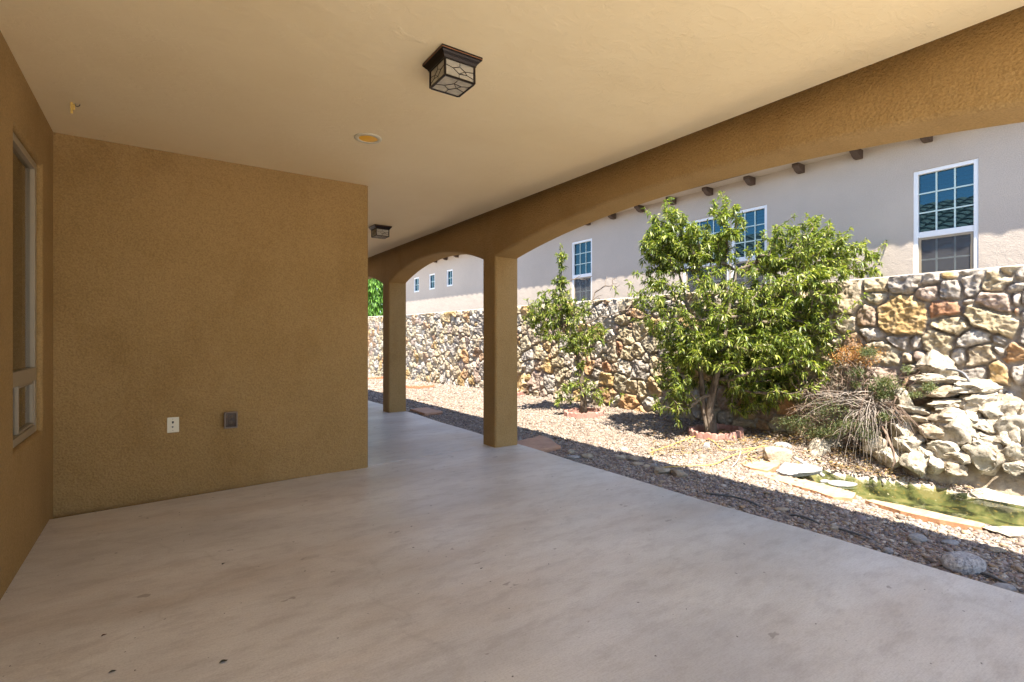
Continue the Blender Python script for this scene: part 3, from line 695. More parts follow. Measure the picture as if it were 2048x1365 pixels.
for i, (x, y, a, b_, m, rt) in enumerate(RK):
    u, v = 1640+x/3.593, 640+y/3.593; p = slopept(u, v); d = p[0]*SN+p[1]*CS; s = 1/FPX*d/3.593/2
    low = y > 1120; hx = a*s*1.14; hz = b_*s*(1.35 if low else 1.26); p = p+ray(u, v)*(.17 if low else 0); dp = max(.06, min(.2, (hx+hz)/2*1.05)); p = p+np.array((dp*.35, dp*.1, 0))
    me = rock_mesh('rock', p, (hx, dp, hz), 100+i, 4, 14, .13, (rt*.0, rt, -TH-.1))
    # tilt in the view plane
    sharp(link('rock', me, M[m], wf), 40)
# mortar core behind the rocks
yv = np.linspace(.75, 2.3, 60); tt = np.linspace(0, 1, 40); A, B = np.meshgrid(yv, tt, indexing='ij')
topz = np.interp(A, [.75, .95, 1.2, 1.6, 1.9, 2.15, 2.3], [.2, .45, .72, .80, .58, .3, .0])
zc = -.12+B*(topz+.12); xc = 5.86+.36*B**.9+.10*(fbm(A*5, B*5, 3)-.5)+.03*(fbm(A*17, B*17, 3)-.5)
npmesh('mortar_core', np.stack([xc, A, zc+.03*fbm(A*9, B*9, 6)], -1).reshape(-1, 3), gridF(*A.shape), M['tanrock'], wf)
xt = np.stack([xc[:, -1:]+np.array([0, .3]), A[:, -1:]+np.zeros(2), topz[:, -1:]+np.zeros(2)], -1)
tb = MB(); pth = [onx(1905, 741, 6.12), onx(1925, 743, 6.10), onx(1935, 752, 6.08), onx(1944, 766, 6.06)]
# loose rocks
LR = [  # u, v, w, h in photo pixels, ground height, material, label, name
 (1934,1129,66,40,-.05,'granite','large round speckled granite boulder on the pebbles near the concrete edge','boulder',.25),
 (1837,1077,30,18,-.05,'greyrock','egg shaped grey stone among the pebbles before the sandstone edging','stone',.3),
 (1904,1086,28,11,-.05,'greyrock','flat grey stone among the pebbles below the right sandstone edging','stone',.2),
 (1778,1102,16,13,-.05,'greyrock','small round grey stone close to the concrete edge, left of the boulder','stone',.3),
 (1671,1057,16,11,-.05,'limestone','pale pebble lying on the black drip tube','stone',.2),
 (2012,1176,36,14,-.05,'greyrock','flat grey stone at the concrete edge, right of the granite boulder','stone',.2),
 (1998,1101,26,11,-.05,'tanrock','flat pinkish stone above the granite boulder in the pebble strip','stone',.2),
 (1566,1019,26,9,-.05,'tanrock','flat ochre stone in the shaded pebbles beside the drip tube','stone',.1),
 (2030,1065,90,18,-.04,'limestone','white shelf rock at the near rim of the pond, far right','rock',0),
 (1308,932,14,14,-.045,'greyrock','small pointed blue-grey rock at the left end of the sunlit rock row','rock',0),
 (1325,941,38,19,-.045,'limestone','pale whitish rock in the middle of the row at the gravel shadow line','rock',0),
 (1358,946,34,19,-.045,'tanrock','brownish tan rock at the right end of the row at the shadow line','rock',0),
 (1250,900,15,13,-.04,'limestone','round white stone standing alone on the sunlit gravel','stone',.3),
 (1247,914,27,12,-.04,'limestone','flat white rock below the round white stone','rock',0),
 (1269,917,26,14,-.04,'tanrock','beige angular rock touching the flat white rock','rock',0),
 (1276,928,22,8,-.045,'tanrock','low pinkish stone in the pebbles below the beige angular rock','stone',.1),
 (1294,933,14,8,-.045,'limestone','small whitish stone just left of the pointed blue-grey rock','stone',.2),
 (1175,912,20,11,-.05,'limestone','white oval stone in the shade right of the red paver','stone',.25),
 (1143,904,13,10,-.05,'limestone','small pale stone nearest to the red paver','stone',.25),
 (1146,915,24,8,-.05,'greyrock','long thin slate grey stone beside the concrete, near the red paver','stone',.1),
 (1324,963,14,6,-.05,'tanrock','small ochre stone on bare sandy soil beside the concrete','stone',.1),
 (1415,893,17,17,.0,'greyrock','grey angular rock in front of the large tree trunk','rock',0),
 (1451,894,13,9,.0,'tanrock','small pinkish stone in front of the edging of the large tree','stone',.1),
 (1559,912,64,34,.0,'tanrock','big tan block resting on a brown slab left of the pond','boulder',0),
 (1571,893,42,20,.02,'greyrock','dark grey rock behind the big tan block','rock',0),
 (1537,883,18,15,.02,'greyrock','small dark rock in the tree shade behind the tan block','rock',0),
 (1625,874,26,20,.05,'limestone','small white block behind the grey rocks, uppermost of the pond bank','rock',0),
 (1617,904,26,22,-.02,'limestone','rounded pale rock right of the big tan block','rock',0),
 (1643,902,34,48,-.04,'limestone','tall mottled white rock on the pond bank','boulder',0),
 (1666,890,38,22,.05,'limestone','bright smooth white rock beside the tall mottled rock','rock',.2),
 (1677,914,30,21,-.05,'limestone','whitish rock under the bright smooth rock at the water','rock',.1),
 (1688,868,52,20,.10,'limestone','long pale rock half hidden by dry stems','rock',0),
 (1764,917,42,28,-.04,'limestone','rounded cream rock under the hanging dry stems','rock',.2),
 (1735,937,40,20,-.08,'limestone','low pale rock at the water line under the stems','rock',.1),
 (1770,888,22,34,.06,'limestone','upright narrow pale rock behind the hanging stems','rock',0),
 (1593,940,84,30,-.08,'greyrock','grey white slanting slab between tan block and pond','slab',0),
 (1651,963,18,7,-.115,'greyrock','small grey stone poking out of the pond water','stone',.2),
 (1688,968,48,9,-.115,'greyrock','long mottled stone just breaking the pond surface','stone',.1)]
for i, (u, v, a, h, gz, m, lab, nm, rd) in enumerate(LR):
    vb = v+h*.42; p = onz(u, vb, gz); d = p[0]*SN+p[1]*CS; hx = a*d/FPX/2*1.02; hz = h*d/FPX/2*(1.0 if h > 20 else .9); dp = min(hx, max(hz*1.1, hx*.6))
    c = (p[0]+SN*dp*.4, p[1]+CS*dp*.4, gz+hz*.72)
    me = rock_mesh(nm, c, (hx, dp, hz), 500+i, 4 if a > 30 else 3, 5 if rd else 11, .05 if rd else .09, (0, 0, -TH+random.uniform(-.15, .15)), rd)
    o = link(nm, me, M[m]); tag(o, lab, 'rock'); 
    if not rd: sharp(o, 40)
# flat sandstone slabs
def flag(name, poly, th, mat, label, cat, z, seed, jag=.012, tilt=0):
    P_ = np.array(poly); out = []
    for i in range(len(P_)):
        a, b_ = P_[i], P_[(i+1) % len(P_)]; n = max(2, int(np.linalg.norm(b_-a)/.03))
        for k in range(n):
            q = a+(b_-a)*k/n; j = jag if k else jag*.4; q = q+np.array((fbm(q[0]*15, q[1]*15, seed)-.47, fbm(q[0]*15, q[1]*15, seed+5)-.47))*j*3; out.append(q)
    out = np.array(out); bm = bmesh.new(); t = [bm.verts.new((x, y, z+.003*math.sin(x*30))) for x, y in out]
    cc = out.mean(0); lo = [bm.verts.new((cc[0]+(x-cc[0])*.985, cc[1]+(y-cc[1])*.985, z-th)) for x, y in out]
    mid = [bm.verts.new((cc[0]+(x-cc[0])*(1+.03*random.random()), cc[1]+(y-cc[1])*(1+.03*random.random()), z-th*.45)) for x, y in out]
    f = bm.faces.new(t); f2 = bm.faces.new(lo[::-1]); n = len(out)
    for a_, b_ in ((t, mid), (mid, lo)):
        for i in range(n): bm.faces.new([a_[i], b_[i], b_[(i+1) % n], a_[(i+1) % n]])
    bmesh.ops.recalc_face_normals(bm, faces=bm.faces); bmesh.ops.triangulate(bm, faces=[f, f2])
    me = bpy.data.meshes.new(name); bm.to_mesh(me); bm.free(); o = link(name, me, mat); return tag(o, label, cat)
def pz(L_, z): return [onz(u, v, z)[:2] for u, v in L_]
flag('paver', pz([(1030,884),(1083,871),(1100,878),(1121,892),(1078,900),(1036,891)], -.005), .05, M['redstone'], 'flat red sandstone paver beside the base of the nearer column', 'paver', -.005, 3)
flag('paver', pz([(820,818),(852,815),(885,823.5),(849,827.5),(835,822)], -.005), .05, M['redstone'], 'flat red sandstone paver beside the base of the farther column', 'paver', -.005, 8)
flag('edging_slab', pz([(1502,943),(1530,940),(1560,953),(1618,962),(1712,988),(1703,999),(1665,996),(1600,975),(1540,958)], -.01), .07, M['sandslab'], 'long pale sandstone slab with rough brown side edging the pond, left one', 'edging slab', -.005, 12)
flag('edging_slab', pz([(1731,1001),(1745,1000),(1850,1022),(1967,1049),(1960,1056),(1880,1042),(1800,1024)], -.01), .07, M['sandslab'], 'narrower tapering sandstone slab edging the pond, right one', 'edging slab', -.005, 15)
flag('slab', pz([(1480,926),(1505,916),(1545,918),(1560,928),(1535,942),(1500,936)], .01), .07, M['sandslab'], 'brown shaded sandstone slab under the big tan block', 'slab', .01, 22)

# ------------------------------------------------------------------ scalloped edging
def edging(pts, mat, label, closed=False, bw=.085, h=.085, th=.05):
    pts = [np.array(p, float) for p in pts]; mb = MB(); c = np.mean(pts, 0)
    L_ = []
    if closed: pts.append(pts[0])
    for a, b_ in zip(pts[:-1], pts[1:]):
        n = max(1, round(np.linalg.norm(b_[:2]-a[:2])/bw)); L_ += [(a+(b_-a)*(k+.5)/n, b_-a) for k in range(n)]
    for p, t in L_:
        an = math.atan2(t[1], t[0])+random.uniform(-.12, .12); ca, sa = math.cos(an), math.sin(an); hw = bw*.48; vs = []; pr = []
        for k in range(9): q = math.pi*k/8; pr.append((-hw*math.cos(q), h-hw*.7+hw*.7*math.sin(q)))
        pr = [(-hw, -.03)]+pr+[(hw, -.03)]; g = float(gh(p[0], p[1]))+random.uniform(-.008, .008); n = len(pr)
        for s_ in (-th/2, th/2):
            for x, z in pr: vs.append((p[0]+x*ca-s_*sa, p[1]+x*sa+s_*ca, g+z+.006))
        mb.add(vs, [tuple(range(n)), tuple(range(2*n-1, n-1, -1))]+[(i, i+n, (i+1) % n+n, (i+1) % n) for i in range(n)])
    o = mb.build('scalloped_edging', mat); tag(o, label, 'garden edging'); md = o.modifiers.new('b', 'BEVEL'); md.width = .005; md.segments = 2; return o
def ring(u, v, gz, rw, rd, n=12, a0=0, a1=2*math.pi):
    p = onz(u, v, gz); return [np.array((p[0]+CS*rw*math.cos(t)+SN*rd*math.sin(t), p[1]-SN*rw*math.cos(t)+CS*rd*math.sin(t), 0)) for t in np.linspace(a0, a1, n, endpoint=abs(a1-a0) < 6.2)]
edging(ring(1168,834,.02,.29,.26), M['brick'], 'ring of scalloped pinkish clay edging round the small tree', True)
edging(ring(1431,879,.01,.30,.28), M['brick'], 'ring of scalloped dusty pink edging round the large tree trunk', True)
edging([(*onz(u, v, -.03)[:2], 0) for u, v in [(806,779),(838,781),(869,779)]], M['terracotta'], 'bright terracotta scalloped edging on the gravel between the two columns')
edging([(*onz(u, v, -.05)[:2], 0) for u, v in [(726,760),(748,760),(772,758)]], M['terracotta'], 'bright terracotta scalloped edging left of the farther column')
edging([(*onz(u, v, .03)[:2], 0) for u, v in [(1015,794),(1035,796),(1056,793),(1052,786),(1030,784)]], M['brick'], 'clay edging pieces just right of the nearer column, by the wall foot')

# ------------------------------------------------------------------ tubes on the ground
def hose(pts, r, mat, name, label, cat, n=8):
    P_ = [np.array(p, float) for p in pts]; out = []
    for i in range(len(P_)-1):
        p0, p1, p2, p3 = P_[max(i-1, 0)], P_[i], P_[i+1], P_[min(i+2, len(P_)-1)]
        for k in range(8):
            t = k/8; out.append(.5*((2*p1)+(-p0+p2)*t+(2*p0-5*p1+4*p2-p3)*t*t+(-p0+3*p1-3*p2+p3)*t**3))
    out.append(P_[-1]); mb = MB(); mb.tube(out, [r]*len(out), n); return tag(mb.build(name, mat), label, cat)
def gp(u, v, dz=.02):
    p = onz(u, v, -.03); return np.array((p[0], p[1], float(gh(p[0], p[1]))+dz))
hose([gp(1380,975,-.02), gp(1425,986,.018), gp(1470,995,.028), gp(1507,1006,.024), gp(1535,1014,-.012), gp(1565,1023,-.01), gp(1590,1030,.022), gp(1622,1039,.022), gp(1655,1048,-.005), gp(1676,1056,.018), gp(1715,1069,.024), gp(1752,1080,.008), gp(1800,1098,-.02), gp(1880,1125,-.025), gp(1961,1144,.018), gp(2013,1164,.014), gp(2080,1195,.0)], .0075, M['hose'], 'drip_tube', 'black drip irrigation tube half buried in the pebbles along the concrete', 'drip tube')
hose([gp(1310,937), gp(1340,938,.03), gp(1400,938,.035), gp(1430,936,.03), gp(1460,926,.04), gp(1490,922,.05), gp(1530,920,.09), gp(1560,925,.05)], .0055, M['yellow'], 'yellow_tube', 'thin yellow tube curving over the gravel towards the tan block', 'tube')
hose([gp(1300,910,.02), gp(1340,902,.03), gp(1375,893,.03), gp(1400,889,.03), gp(1425,898,.03), gp(1445,912,.03), gp(1470,915,.035), gp(1510,914,.04)], .0045, M['yellow'], 'yellow_tube', 'thin yellow tube passing in front of the large tree edging', 'tube')
hose([gp(1462,942,.02), gp(1475,932,.03), gp(1482,920,.05)], .006, M['deadwood'], 'twig', 'short grey stick lying across the yellow tube', 'twig')
hose([onz(1588,915,.06), onz(1605,925,.02), onz(1625,937,-.03), onz(1648,953,-.09)], .018, M['deadwood'], 'driftwood', 'pale driftwood branch leaning from the bank into the pond', 'branch')
hose([onz(1757,950,-.09), onz(1785,943,-.06), onz(1806,929,.02)], .012, M['deadwood'], 'driftwood', 'grey dead branch lying at the water under the hanging stems', 'branch')
hose([onx(1893,739,6.12), onx(1908,740,6.10), onx(1925,746,6.07), onx(1936,758,6.05), onx(1940,767,6.05)], .011, M['spout'], 'water_pipe', 'black water pipe arching over the top of the rock waterfall', 'pipe')

# ------------------------------------------------------------------ foliage
def leaves(P0, D, N_, L_, W_, col, droop=.35, fold=.25):
    """lanceolate leaves: base points, directions, normals; 8 vertices each, curved and folded"""
    n = len(P0); D = D/np.linalg.norm(D, axis=1, keepdims=True); S = np.cross(D, N_); S /= np.linalg.norm(S, axis=1, keepdims=True)+1e-9
    N_ = np.cross(S, D); L_ = L_[:, None]; W_ = W_[:, None]; dz = np.array((0, 0, -1.))
    def pt(t, s): return P0+D*L_*t+dz*L_*droop*t*t+S*W_*s-N_*(abs(s))*W_*fold*-1
    V = np.stack([pt(0, 0), pt(.35, -.5), pt(.35, 0), pt(.35, .5), pt(.70, -.38), pt(.70, 0), pt(.70, .38), pt(1, 0)], 1)
    T = np.array([(0,2,1),(0,3,2),(1,2,5),(1,5,4),(2,3,6),(2,6,5),(4,5,7),(5,6,7)])
    F = (T[None]+np.arange(n)[:, None, None]*8).reshape(-1, 3); return V.reshape(-1, 3), F, np.repeat(col, 8, 0)
def unit(a): return a/(np.linalg.norm(a, axis=-1, keepdims=True)+1e-9)
def grow(trunk, trad, targets, jit=.06, up=.12, steps=4):
    """attach each target to the nearest grown node; returns chains of node ids"""
    nodes = [np.array(p, float) for p in trunk]; par = [-1]+list(range(len(trunk)-1)); chains = []
    T = [np.array(t, float) for t in targets]; root = nodes[len(trunk)//2]
    T.sort(key=lambda t: min(np.linalg.norm(t-n_) for n_ in nodes)); depth = [0]*len(nodes)
    for t in T:
        A = np.array(nodes); d = np.linalg.norm(A-t, axis=1); d = d+np.maximum(0, A[:, 2]-t[2])*.8+np.array(depth)*.006
        d[:max(1, len(trunk)//3)] += .5
        k = int(np.argmin(d)); p = nodes[k]; ch = [k]; dist = np.linalg.norm(t-p); ns = max(2, min(7, int(dist/.09)))
        for i in range(1, ns+1):
            f = i/ns; q = p+(t-p)*f; q[2] += -up*dist*4*f*(1-f)*(.4 if t[2] > p[2] else -.6)
            if i < ns: q = q+rng.normal(0, jit*min(dist, .5)*.35, 3)
            nodes.append(q); par.append(ch[-1]); depth.append(depth[ch[-1]]+1); ch.append(len(nodes)-1)
        chains.append(ch)
    cnt = np.ones(len(nodes))*0
    for ch in chains: cnt[ch[-1]] += 1
    for i in range(len(nodes)-1, 0, -1):
        if par[i] >= 0: cnt[par[i]] += cnt[i]
    return nodes, par, chains, cnt
def tree(name, label, cat, base, trunk, trad, targets, leaf, bare=(), rt=.0035, ex=.43, cols=None, tm=None, extra_trunks=()):
    root = thing(name, tuple(map(float, base)), label, cat)
    nodes, par, chains, cnt = grow(trunk, trad, list(targets)+list(bare)); nt_ = len(trunk)
    rad = rt*np.maximum(cnt, 1)**ex
    mt = MB(); mt.tube(trunk, trad, 12)
    for tp, tr_ in extra_trunks: mt.tube(tp, tr_, 10)
    mt.build('trunk', M['bark'], root)
    mb = MB()
    for ch in chains:
        r = [min(rad[k], .024, trad[min(k, nt_-1)]*.8 if k < nt_ else 9) for k in ch]; r[0] = min(r[0], r[1]*1.15)
        mb.tube([nodes[k] for k in ch], r, 5 if max(r) < .012 else 8, cap=False)
    mb.build('branches', tm or M['bark'], root)
    bs = set(tuple(np.round(np.array(b_, float), 4)) for b_ in bare)
    P0 = []; D = []
    for ch in chains:
        tip = nodes[ch[-1]]
        if tuple(np.round(tip, 4)) in bs: continue
        prev = nodes[ch[-2]]; dr = unit(tip-prev)
        m = leaf['n']+int(rng.integers(-3, 4)); 
        for j in range(m):
            t = rng.uniform(0, 1)**.7; q = prev+(tip-prev)*t if len(ch) < 3 or rng.random() < .6 else nodes[ch[-3]]+(prev-nodes[ch[-3]])*t
            rv = unit(rng.normal(0, 1, 3)); dd = unit(dr*.55+rv*1.0+np.array((0, 0, -.15))); P0.append(q+rng.normal(0, .012, 3)); D.append(dd)
        for j in range(5):
            rv = unit(rng.normal(0, 1, 3)); P0.append(tip); D.append(unit(dr*.9+rv*.9))
    P0 = np.array(P0); D = np.array(D); n = len(P0); N_ = unit(np.array((0, 0, 1.))+rng.normal(0, .45, (n, 3)))
    L_ = rng.uniform(*leaf['len'], n); cs = np.array(cols); w_ = rng.uniform(0, 1, (n, 1)); c = cs[rng.integers(0, len(cs), n)]*(.75+.5*w_)
    V, F, cc = leaves(P0, D, N_, L_, L_*leaf['w'], c, leaf['droop'])
    npmesh('crown', V, F, M['leaf'], root, cc); return root, n
def ellip(L_, N, d0, dspread, gap=None, big_=False):
    """points inside ellipsoids given by photo place and size, at real depth d0 from the camera line"""
    out = []; W_ = np.array([a*b_ for _, _, a, b_, *_ in L_], float); W_ /= W_.sum()
    while len(out) < N:
        e = L_[rng.choice(len(L_), p=W_)]; q = unit(rng.normal(0, 1, 3))*rng.uniform(0, 1)**(1/2.4)
        dp = e[4] if len(e) > 4 else dspread; off = e[5] if len(e) > 5 else 0
        u = e[0]+q[0]*e[2]; v = e[1]+q[1]*e[3]; d = d0+off+q[2]*dp
        p = np.array((0, 0, HC))+ray(e[0], e[1])*(d0+off)+np.array((CS, -SN, 0))*(q[0]*e[2]*d0/FPX)+np.array((0, 0, 1))*(-q[1]*e[3]*d0/FPX)+np.array((SN, CS, 0))*q[2]*dp
        if p[0] > XW-.08 and p[2] < 2.02: p[0] = XW-.08-rng.uniform(0, .3)
        if p[0] > XN-.5: p[0] = XN-.5
        dd_ = p[0]*SN+p[1]*CS; uu_ = 1024+FPX*(p[0]*CS-p[1]*SN)/dd_; vv_ = 676-FPX*(p[2]-HC)/dd_
        if big_ and 1380 < uu_ < 1455 and vv_ > 738 and dd_ < d0+.25: continue
        if big_ and abs(uu_-1425) < 110 and vv_ > 790 and rng.random() < .6: continue
        if fbm(p[0]*2.6+p[1]*1.3, p[2]*2.6, 101, 3) < (gap or .40) and rng.random() < .75: continue
        out.append(p)
    return out
GREEN = [(.19, .25, .04), (.25, .31, .05), (.13, .18, .03), (.32, .35, .07), (.07, .10, .022), (.15, .20, .035), (.40, .41, .13), (.10, .14, .03)]
bz = onz(1425, 874, .04); d0 = bz[0]*SN+bz[1]*CS
tr = [bz+np.array((0, 0, -.08)), ond(1424, 850, d0), ond(1419, 820, d0), ond(1423, 790, d0-.02), ond(1432, 760, d0-.04), ond(1438, 725, d0-.05), ond(1446, 690, d0-.03), ond(1455, 640, d0), ond(1462, 590, d0+.05), ond(1470, 540, d0+.1)]
rr = [.075, .055, .048, .044, .040, .036, .030, .023, .016, .009]
tr2 = [bz+np.array((-.02, .03, -.05)), ond(1415, 850, d0+.03), ond(1406, 810, d0+.05), ond(1404, 770, d0+.08), ond(1398, 720, d0+.1), ond(1385, 660, d0+.1), ond(1370, 590, d0+.1), ond(1350, 520, d0+.1)]
EB = [(1345,480,52,70,.35),(1318,500,35,60,.3),(1450,470,34,80,.3),(1400,500,40,50,.3),(1600,500,100,62,.6),(1650,560,100,80,.6),(1690,545,62,62,.5),(1400,620,125,85,.8),(1310,610,55,60,.5),(1560,620,150,100,.95,-.1),(1670,640,60,55,.55),
      (1390,735,88,85,.75),(1540,730,105,75,.8,-.1),(1470,680,120,80,.9),(1350,800,45,45,.4),(1500,790,60,40,.4)]
tg = ellip(EB, 2150, d0, .6, .425, True)
tips = [ond(u, v, d0+o) for u, v, o in [(1440,388,0),(1452,396,.1),(1343,398,.05),(1290,418,.1),(1427,405,0),(1700,458,0),(1775,480,.1),(1640,432,0),(1612,430,.1),(1256,562,0),(1760,548,.1),(1588,432,0),(1660,450,0),(1270,545,0),(1272,600,.1),(1745,505,0),(1555,455,.1),(1330,405,0),(1730,480,0)]]
big, nl = tree('peach_tree', 'large leafy peach tree with forked dark trunk in the middle of the gravel bed', 'tree', bz, tr, rr, tg+tips, dict(n=27, len=(.04, .078), w=.26, droop=.42), cols=GREEN, extra_trunks=[(tr2, [.05, .042, .036, .032, .027, .021, .015, .008])])
print('big leaves', nl)
bz2 = onz(1168, 829, .04); d1 = bz2[0]*SN+bz2[1]*CS
tr = [bz2+np.array((0, 0, -.06)), ond(1167, 800, d1), ond(1165, 770, d1), ond(1161, 745, d1), ond(1157, 715, d1), ond(1149, 695, d1), ond(1140, 675, d1), ond(1128, 655, d1), ond(1122, 620, d1), ond(1122, 560, d1), ond(1123, 520, d1)]
rr = [.062, .052, .042, .036, .034, .034, .032, .026, .016, .010, .006]
ES = [(1085,615,32,25,.3),(1115,600,35,32,.35),(1150,620,32,35,.35),(1100,650,48,28,.35),(1160,685,42,30,.4),(1195,670,28,22,.3),(1122,520,12,26,.12),(1120,565,16,14,.15),(1060,630,18,20,.2),(1150,770,40,14,.3),(1185,785,34,14,.3),(1130,800,26,9,.2),(1125,780,16,20,.2),(1162,735,12,16,.12),(1205,800,20,10,.2),(1080,585,14,12,.15)]
tg = ellip(ES, 430, d1, .3, .36); tips = [ond(1122, 490, d1), ond(1110, 562, d1), ond(1055, 600, d1), ond(1221, 800, d1), ond(1243, 790, d1-.2), ond(1232, 585, d1)]
bare = [ond(u, v, d1+o) for u, v, o in [(1285,598,.2),(1270,590,.1),(1255,585,.2),(1240,570,0),(1225,560,.1),(1210,572,0),(1232,556,.15),(1262,610,.1),(1278,606,0),(1200,600,.1),(1215,612,0),(1190,585,.1),(1170,560,0),(1161,552,.1),(1248,600,-.1),(1295,612,.1),(1205,590,-.1),(1182,610,0),(1172,648,0),(1190,640,.1),(1220,630,0),(1240,622,.1),(1150,590,-.1)]]
bare += [b_+rng.normal(0, .12, 3) for b_ in bare]
small, nl = tree('peach_tree', 'small sparse peach tree with bare grey twigs on its right, near the column', 'tree', bz2, tr, rr, tg+tips, dict(n=14, len=(.045, .08), w=.27, droop=.38), bare=bare, cols=GREEN, tm=M['bark'], rt=.0042, ex=.36)
print('small leaves', nl)
# far cypress beyond the neighbour's house
def conifer(name, c, h, r, N, label, cols):
    root = thing(name, c, label, 'tree'); t = rng.uniform(0, 1, N)**.85; an = rng.uniform(0, 2*math.pi, N)
    rr_ = r*(1-t)**.45*np.minimum(1, .55+t*3)*rng.uniform(.55, 1.05, N); P0 = np.stack([c[0]+rr_*np.cos(an), c[1]+rr_*np.sin(an), c[2]+.2+t*h], 1)
    D = np.stack([np.cos(an)*.4, np.sin(an)*.4, rng.uniform(-.9, .6, N)], 1)+rng.normal(0, .25, (N, 3)); cs = np.array(cols); cc = cs[rng.integers(0, len(cs), N)]*rng.uniform(.6, 1.3, (N, 1))
    V, F, k = leaves(P0, D, unit(rng.normal(0, 1, (N, 3))), rng.uniform(.12, .3, N), rng.uniform(.03, .07, N), cc, .5)
    MB().tube([(c[0], c[1], c[2]-.5), (c[0], c[1], c[2]+h*.9)], [.14, .03], 8).build('trunk', M['bark'], root); npmesh('crown', V, F, M['conifer'], root, k)
p = ond(742, 600, 23.5); conifer('cypress_tree', (float(p[0]), float(p[1]), -.2), 6.0, 1.25, 15000, 'tall bright green tree far away beyond the end of the stone wall', [(.11, .25, .03), (.17, .34, .05), (.07, .17, .025)])
p = ond(705, 600, 25.5); conifer('cypress_tree', (float(p[0]), float(p[1]), -.2), 6.5, 1.5, 9000, 'darker green tree behind the bright green one, mostly hidden by the end wall', [(.07, .17, .03), (.1, .22, .04)])

# trailing shrub with dry hanging stems
def shrub():
    root = thing('trailing_shrub', tuple(map(float, onx(1745, 880, 5.85))), 'half dead trailing shrub with pale dry stems hanging over the pond bank', 'shrub'); mb = MB()
    hub = onx(1745, 815, 5.95)
    def arc(p, q, sag, n=7):
        return [p+(q-p)*k/n+np.array((0, 0, sag*4*(k/n)*(1-k/n)))+rng.normal(0, .008, 3) for k in range(n+1)]
    for i in range(34):   # hanging stems
        u = rng.normal(1740, 34); v = rng.uniform(880, 950); q = onx(u, v, rng.uniform(5.5, 5.75)); s = hub+rng.normal(0, .05, 3)
        mid = onx(u*.75+1745*.25+rng.normal(0, 6), 838, 5.72); pts = arc(s, mid, .05, 4)+arc(mid, q, .03, 5)[1:]; mb.tube(pts, list(np.linspace(.0028, .0011, len(pts))*rng.uniform(.6, 1.4)), 4)
    for i in range(45):   # sprawling stems to the left
        q = onx(rng.uniform(1560, 1720), rng.uniform(780, 880), rng.uniform(5.6, 6.1)); s = hub+rng.normal(0, .08, 3); pts = arc(s, q, rng.uniform(.0, .15)); mb.tube(pts, list(np.linspace(.005, .0015, len(pts))), 4)
    mb.build('dry_stems', M['twig'], root); mb = MB()
    for i in range(330):   # brown thicket
        s = onx(rng.uniform(1600, 1800), rng.uniform(760, 860), rng.uniform(5.85, 6.15)); q = s+rng.normal(0, .17, 3); q[0] = min(q[0], 6.2); mb.tube(arc(s, q, .04), list(np.linspace(.004, .0015, 8)), 4)
    for i in range(10):
        q = onx(rng.uniform(1800, 1870), rng.uniform(850, 895), 5.6); mb.tube(arc(hub, q, .12), list(np.linspace(.004, .0012, 8)), 4)
    mb.tube(arc(hub, onx(1788, 905, 5.62), .03, 6)+[onx(1790, 925, 5.6), onx(1778, 950, 5.62)], [.014, .013, .013, .012, .012, .011, .011, .01, .008], 7)
    mb.build('brown_twigs', M['browntwig'], root)
    P0 = []; D = []; 
    for (u, v, ru, rv, n_) in [(1770,770,30,16,1500),(1765,790,18,12,700),(1715,745,14,9,600),(1735,705,18,9,700),(1712,770,10,8,250),(1768,833,12,10,400),(1858,775,14,8,500),(1830,790,18,6,250),(1815,738,9,8,200),(1650,865,42,12,1100),(1700,850,45,12,900),(1735,870,25,14,500),(1590,845,40,14,900),(1660,820,50,22,700)]:
        for k in range(n_):
            q = rng.normal(0, .5, 2); p_ = onx(u+q[0]*ru, v+q[1]*rv, rng.normal(5.93 if v < 800 else 5.8, .07)); P0.append(p_); D.append(unit(rng.normal(0, 1, 3)+np.array((-.3, 0, .5))))
    P0 = np.array(P0); D = np.array(D); n = len(P0); cs = np.array([(.10, .14, .05), (.14, .17, .06), (.20, .19, .08), (.08, .11, .04)]); c = cs[rng.integers(0, 4, n)]*rng.uniform(.6, 1.2, (n, 1))
    P0[:, 0] = np.minimum(P0[:, 0], 6.2); V, F, cc = leaves(P0, D, unit(rng.normal(0, 1, (n, 3))), rng.uniform(.012, .03, n), rng.uniform(.006, .010, n), c, .1)
    npmesh('green_tufts', V, F, M['conifer'], root, cc)
shrub()
def drybush():
    root = thing('dry_bush', tuple(map(float, onx(1700, 745, 6.1))), 'rusty orange dried bush clinging to the stone wall beside the large tree', 'shrub'); mb = MB(); P0 = []; D = []
    for i in range(60):
        s = onx(rng.uniform(1670, 1730), rng.uniform(730, 770), 6.15); q = onx(rng.normal(1712, 22), rng.normal(712, 12), rng.uniform(5.98, 6.15)); mb.tube([s, (s+q)/2+rng.normal(0, .02, 3), q], [.003, .002, .001], 4)
        for k in range(28): P0.append(q+rng.normal(0, .03, 3)); D.append(unit(rng.normal(0, 1, 3)))
    mb.build('stems', M['twig'], root); P0 = np.array(P0); n = len(P0); c = np.array([(.42, .20, .05), (.34, .14, .04), (.50, .30, .10)])[rng.integers(0, 3, n)]*rng.uniform(.6, 1.1, (n, 1))
    V, F, cc = leaves(P0, np.array(D), unit(rng.normal(0, 1, (n, 3))), rng.uniform(.012, .03, n), rng.uniform(.006, .012, n), c, .1); npmesh('dry_leaves', V, F, M['dryleaf'], root, cc)
drybush()
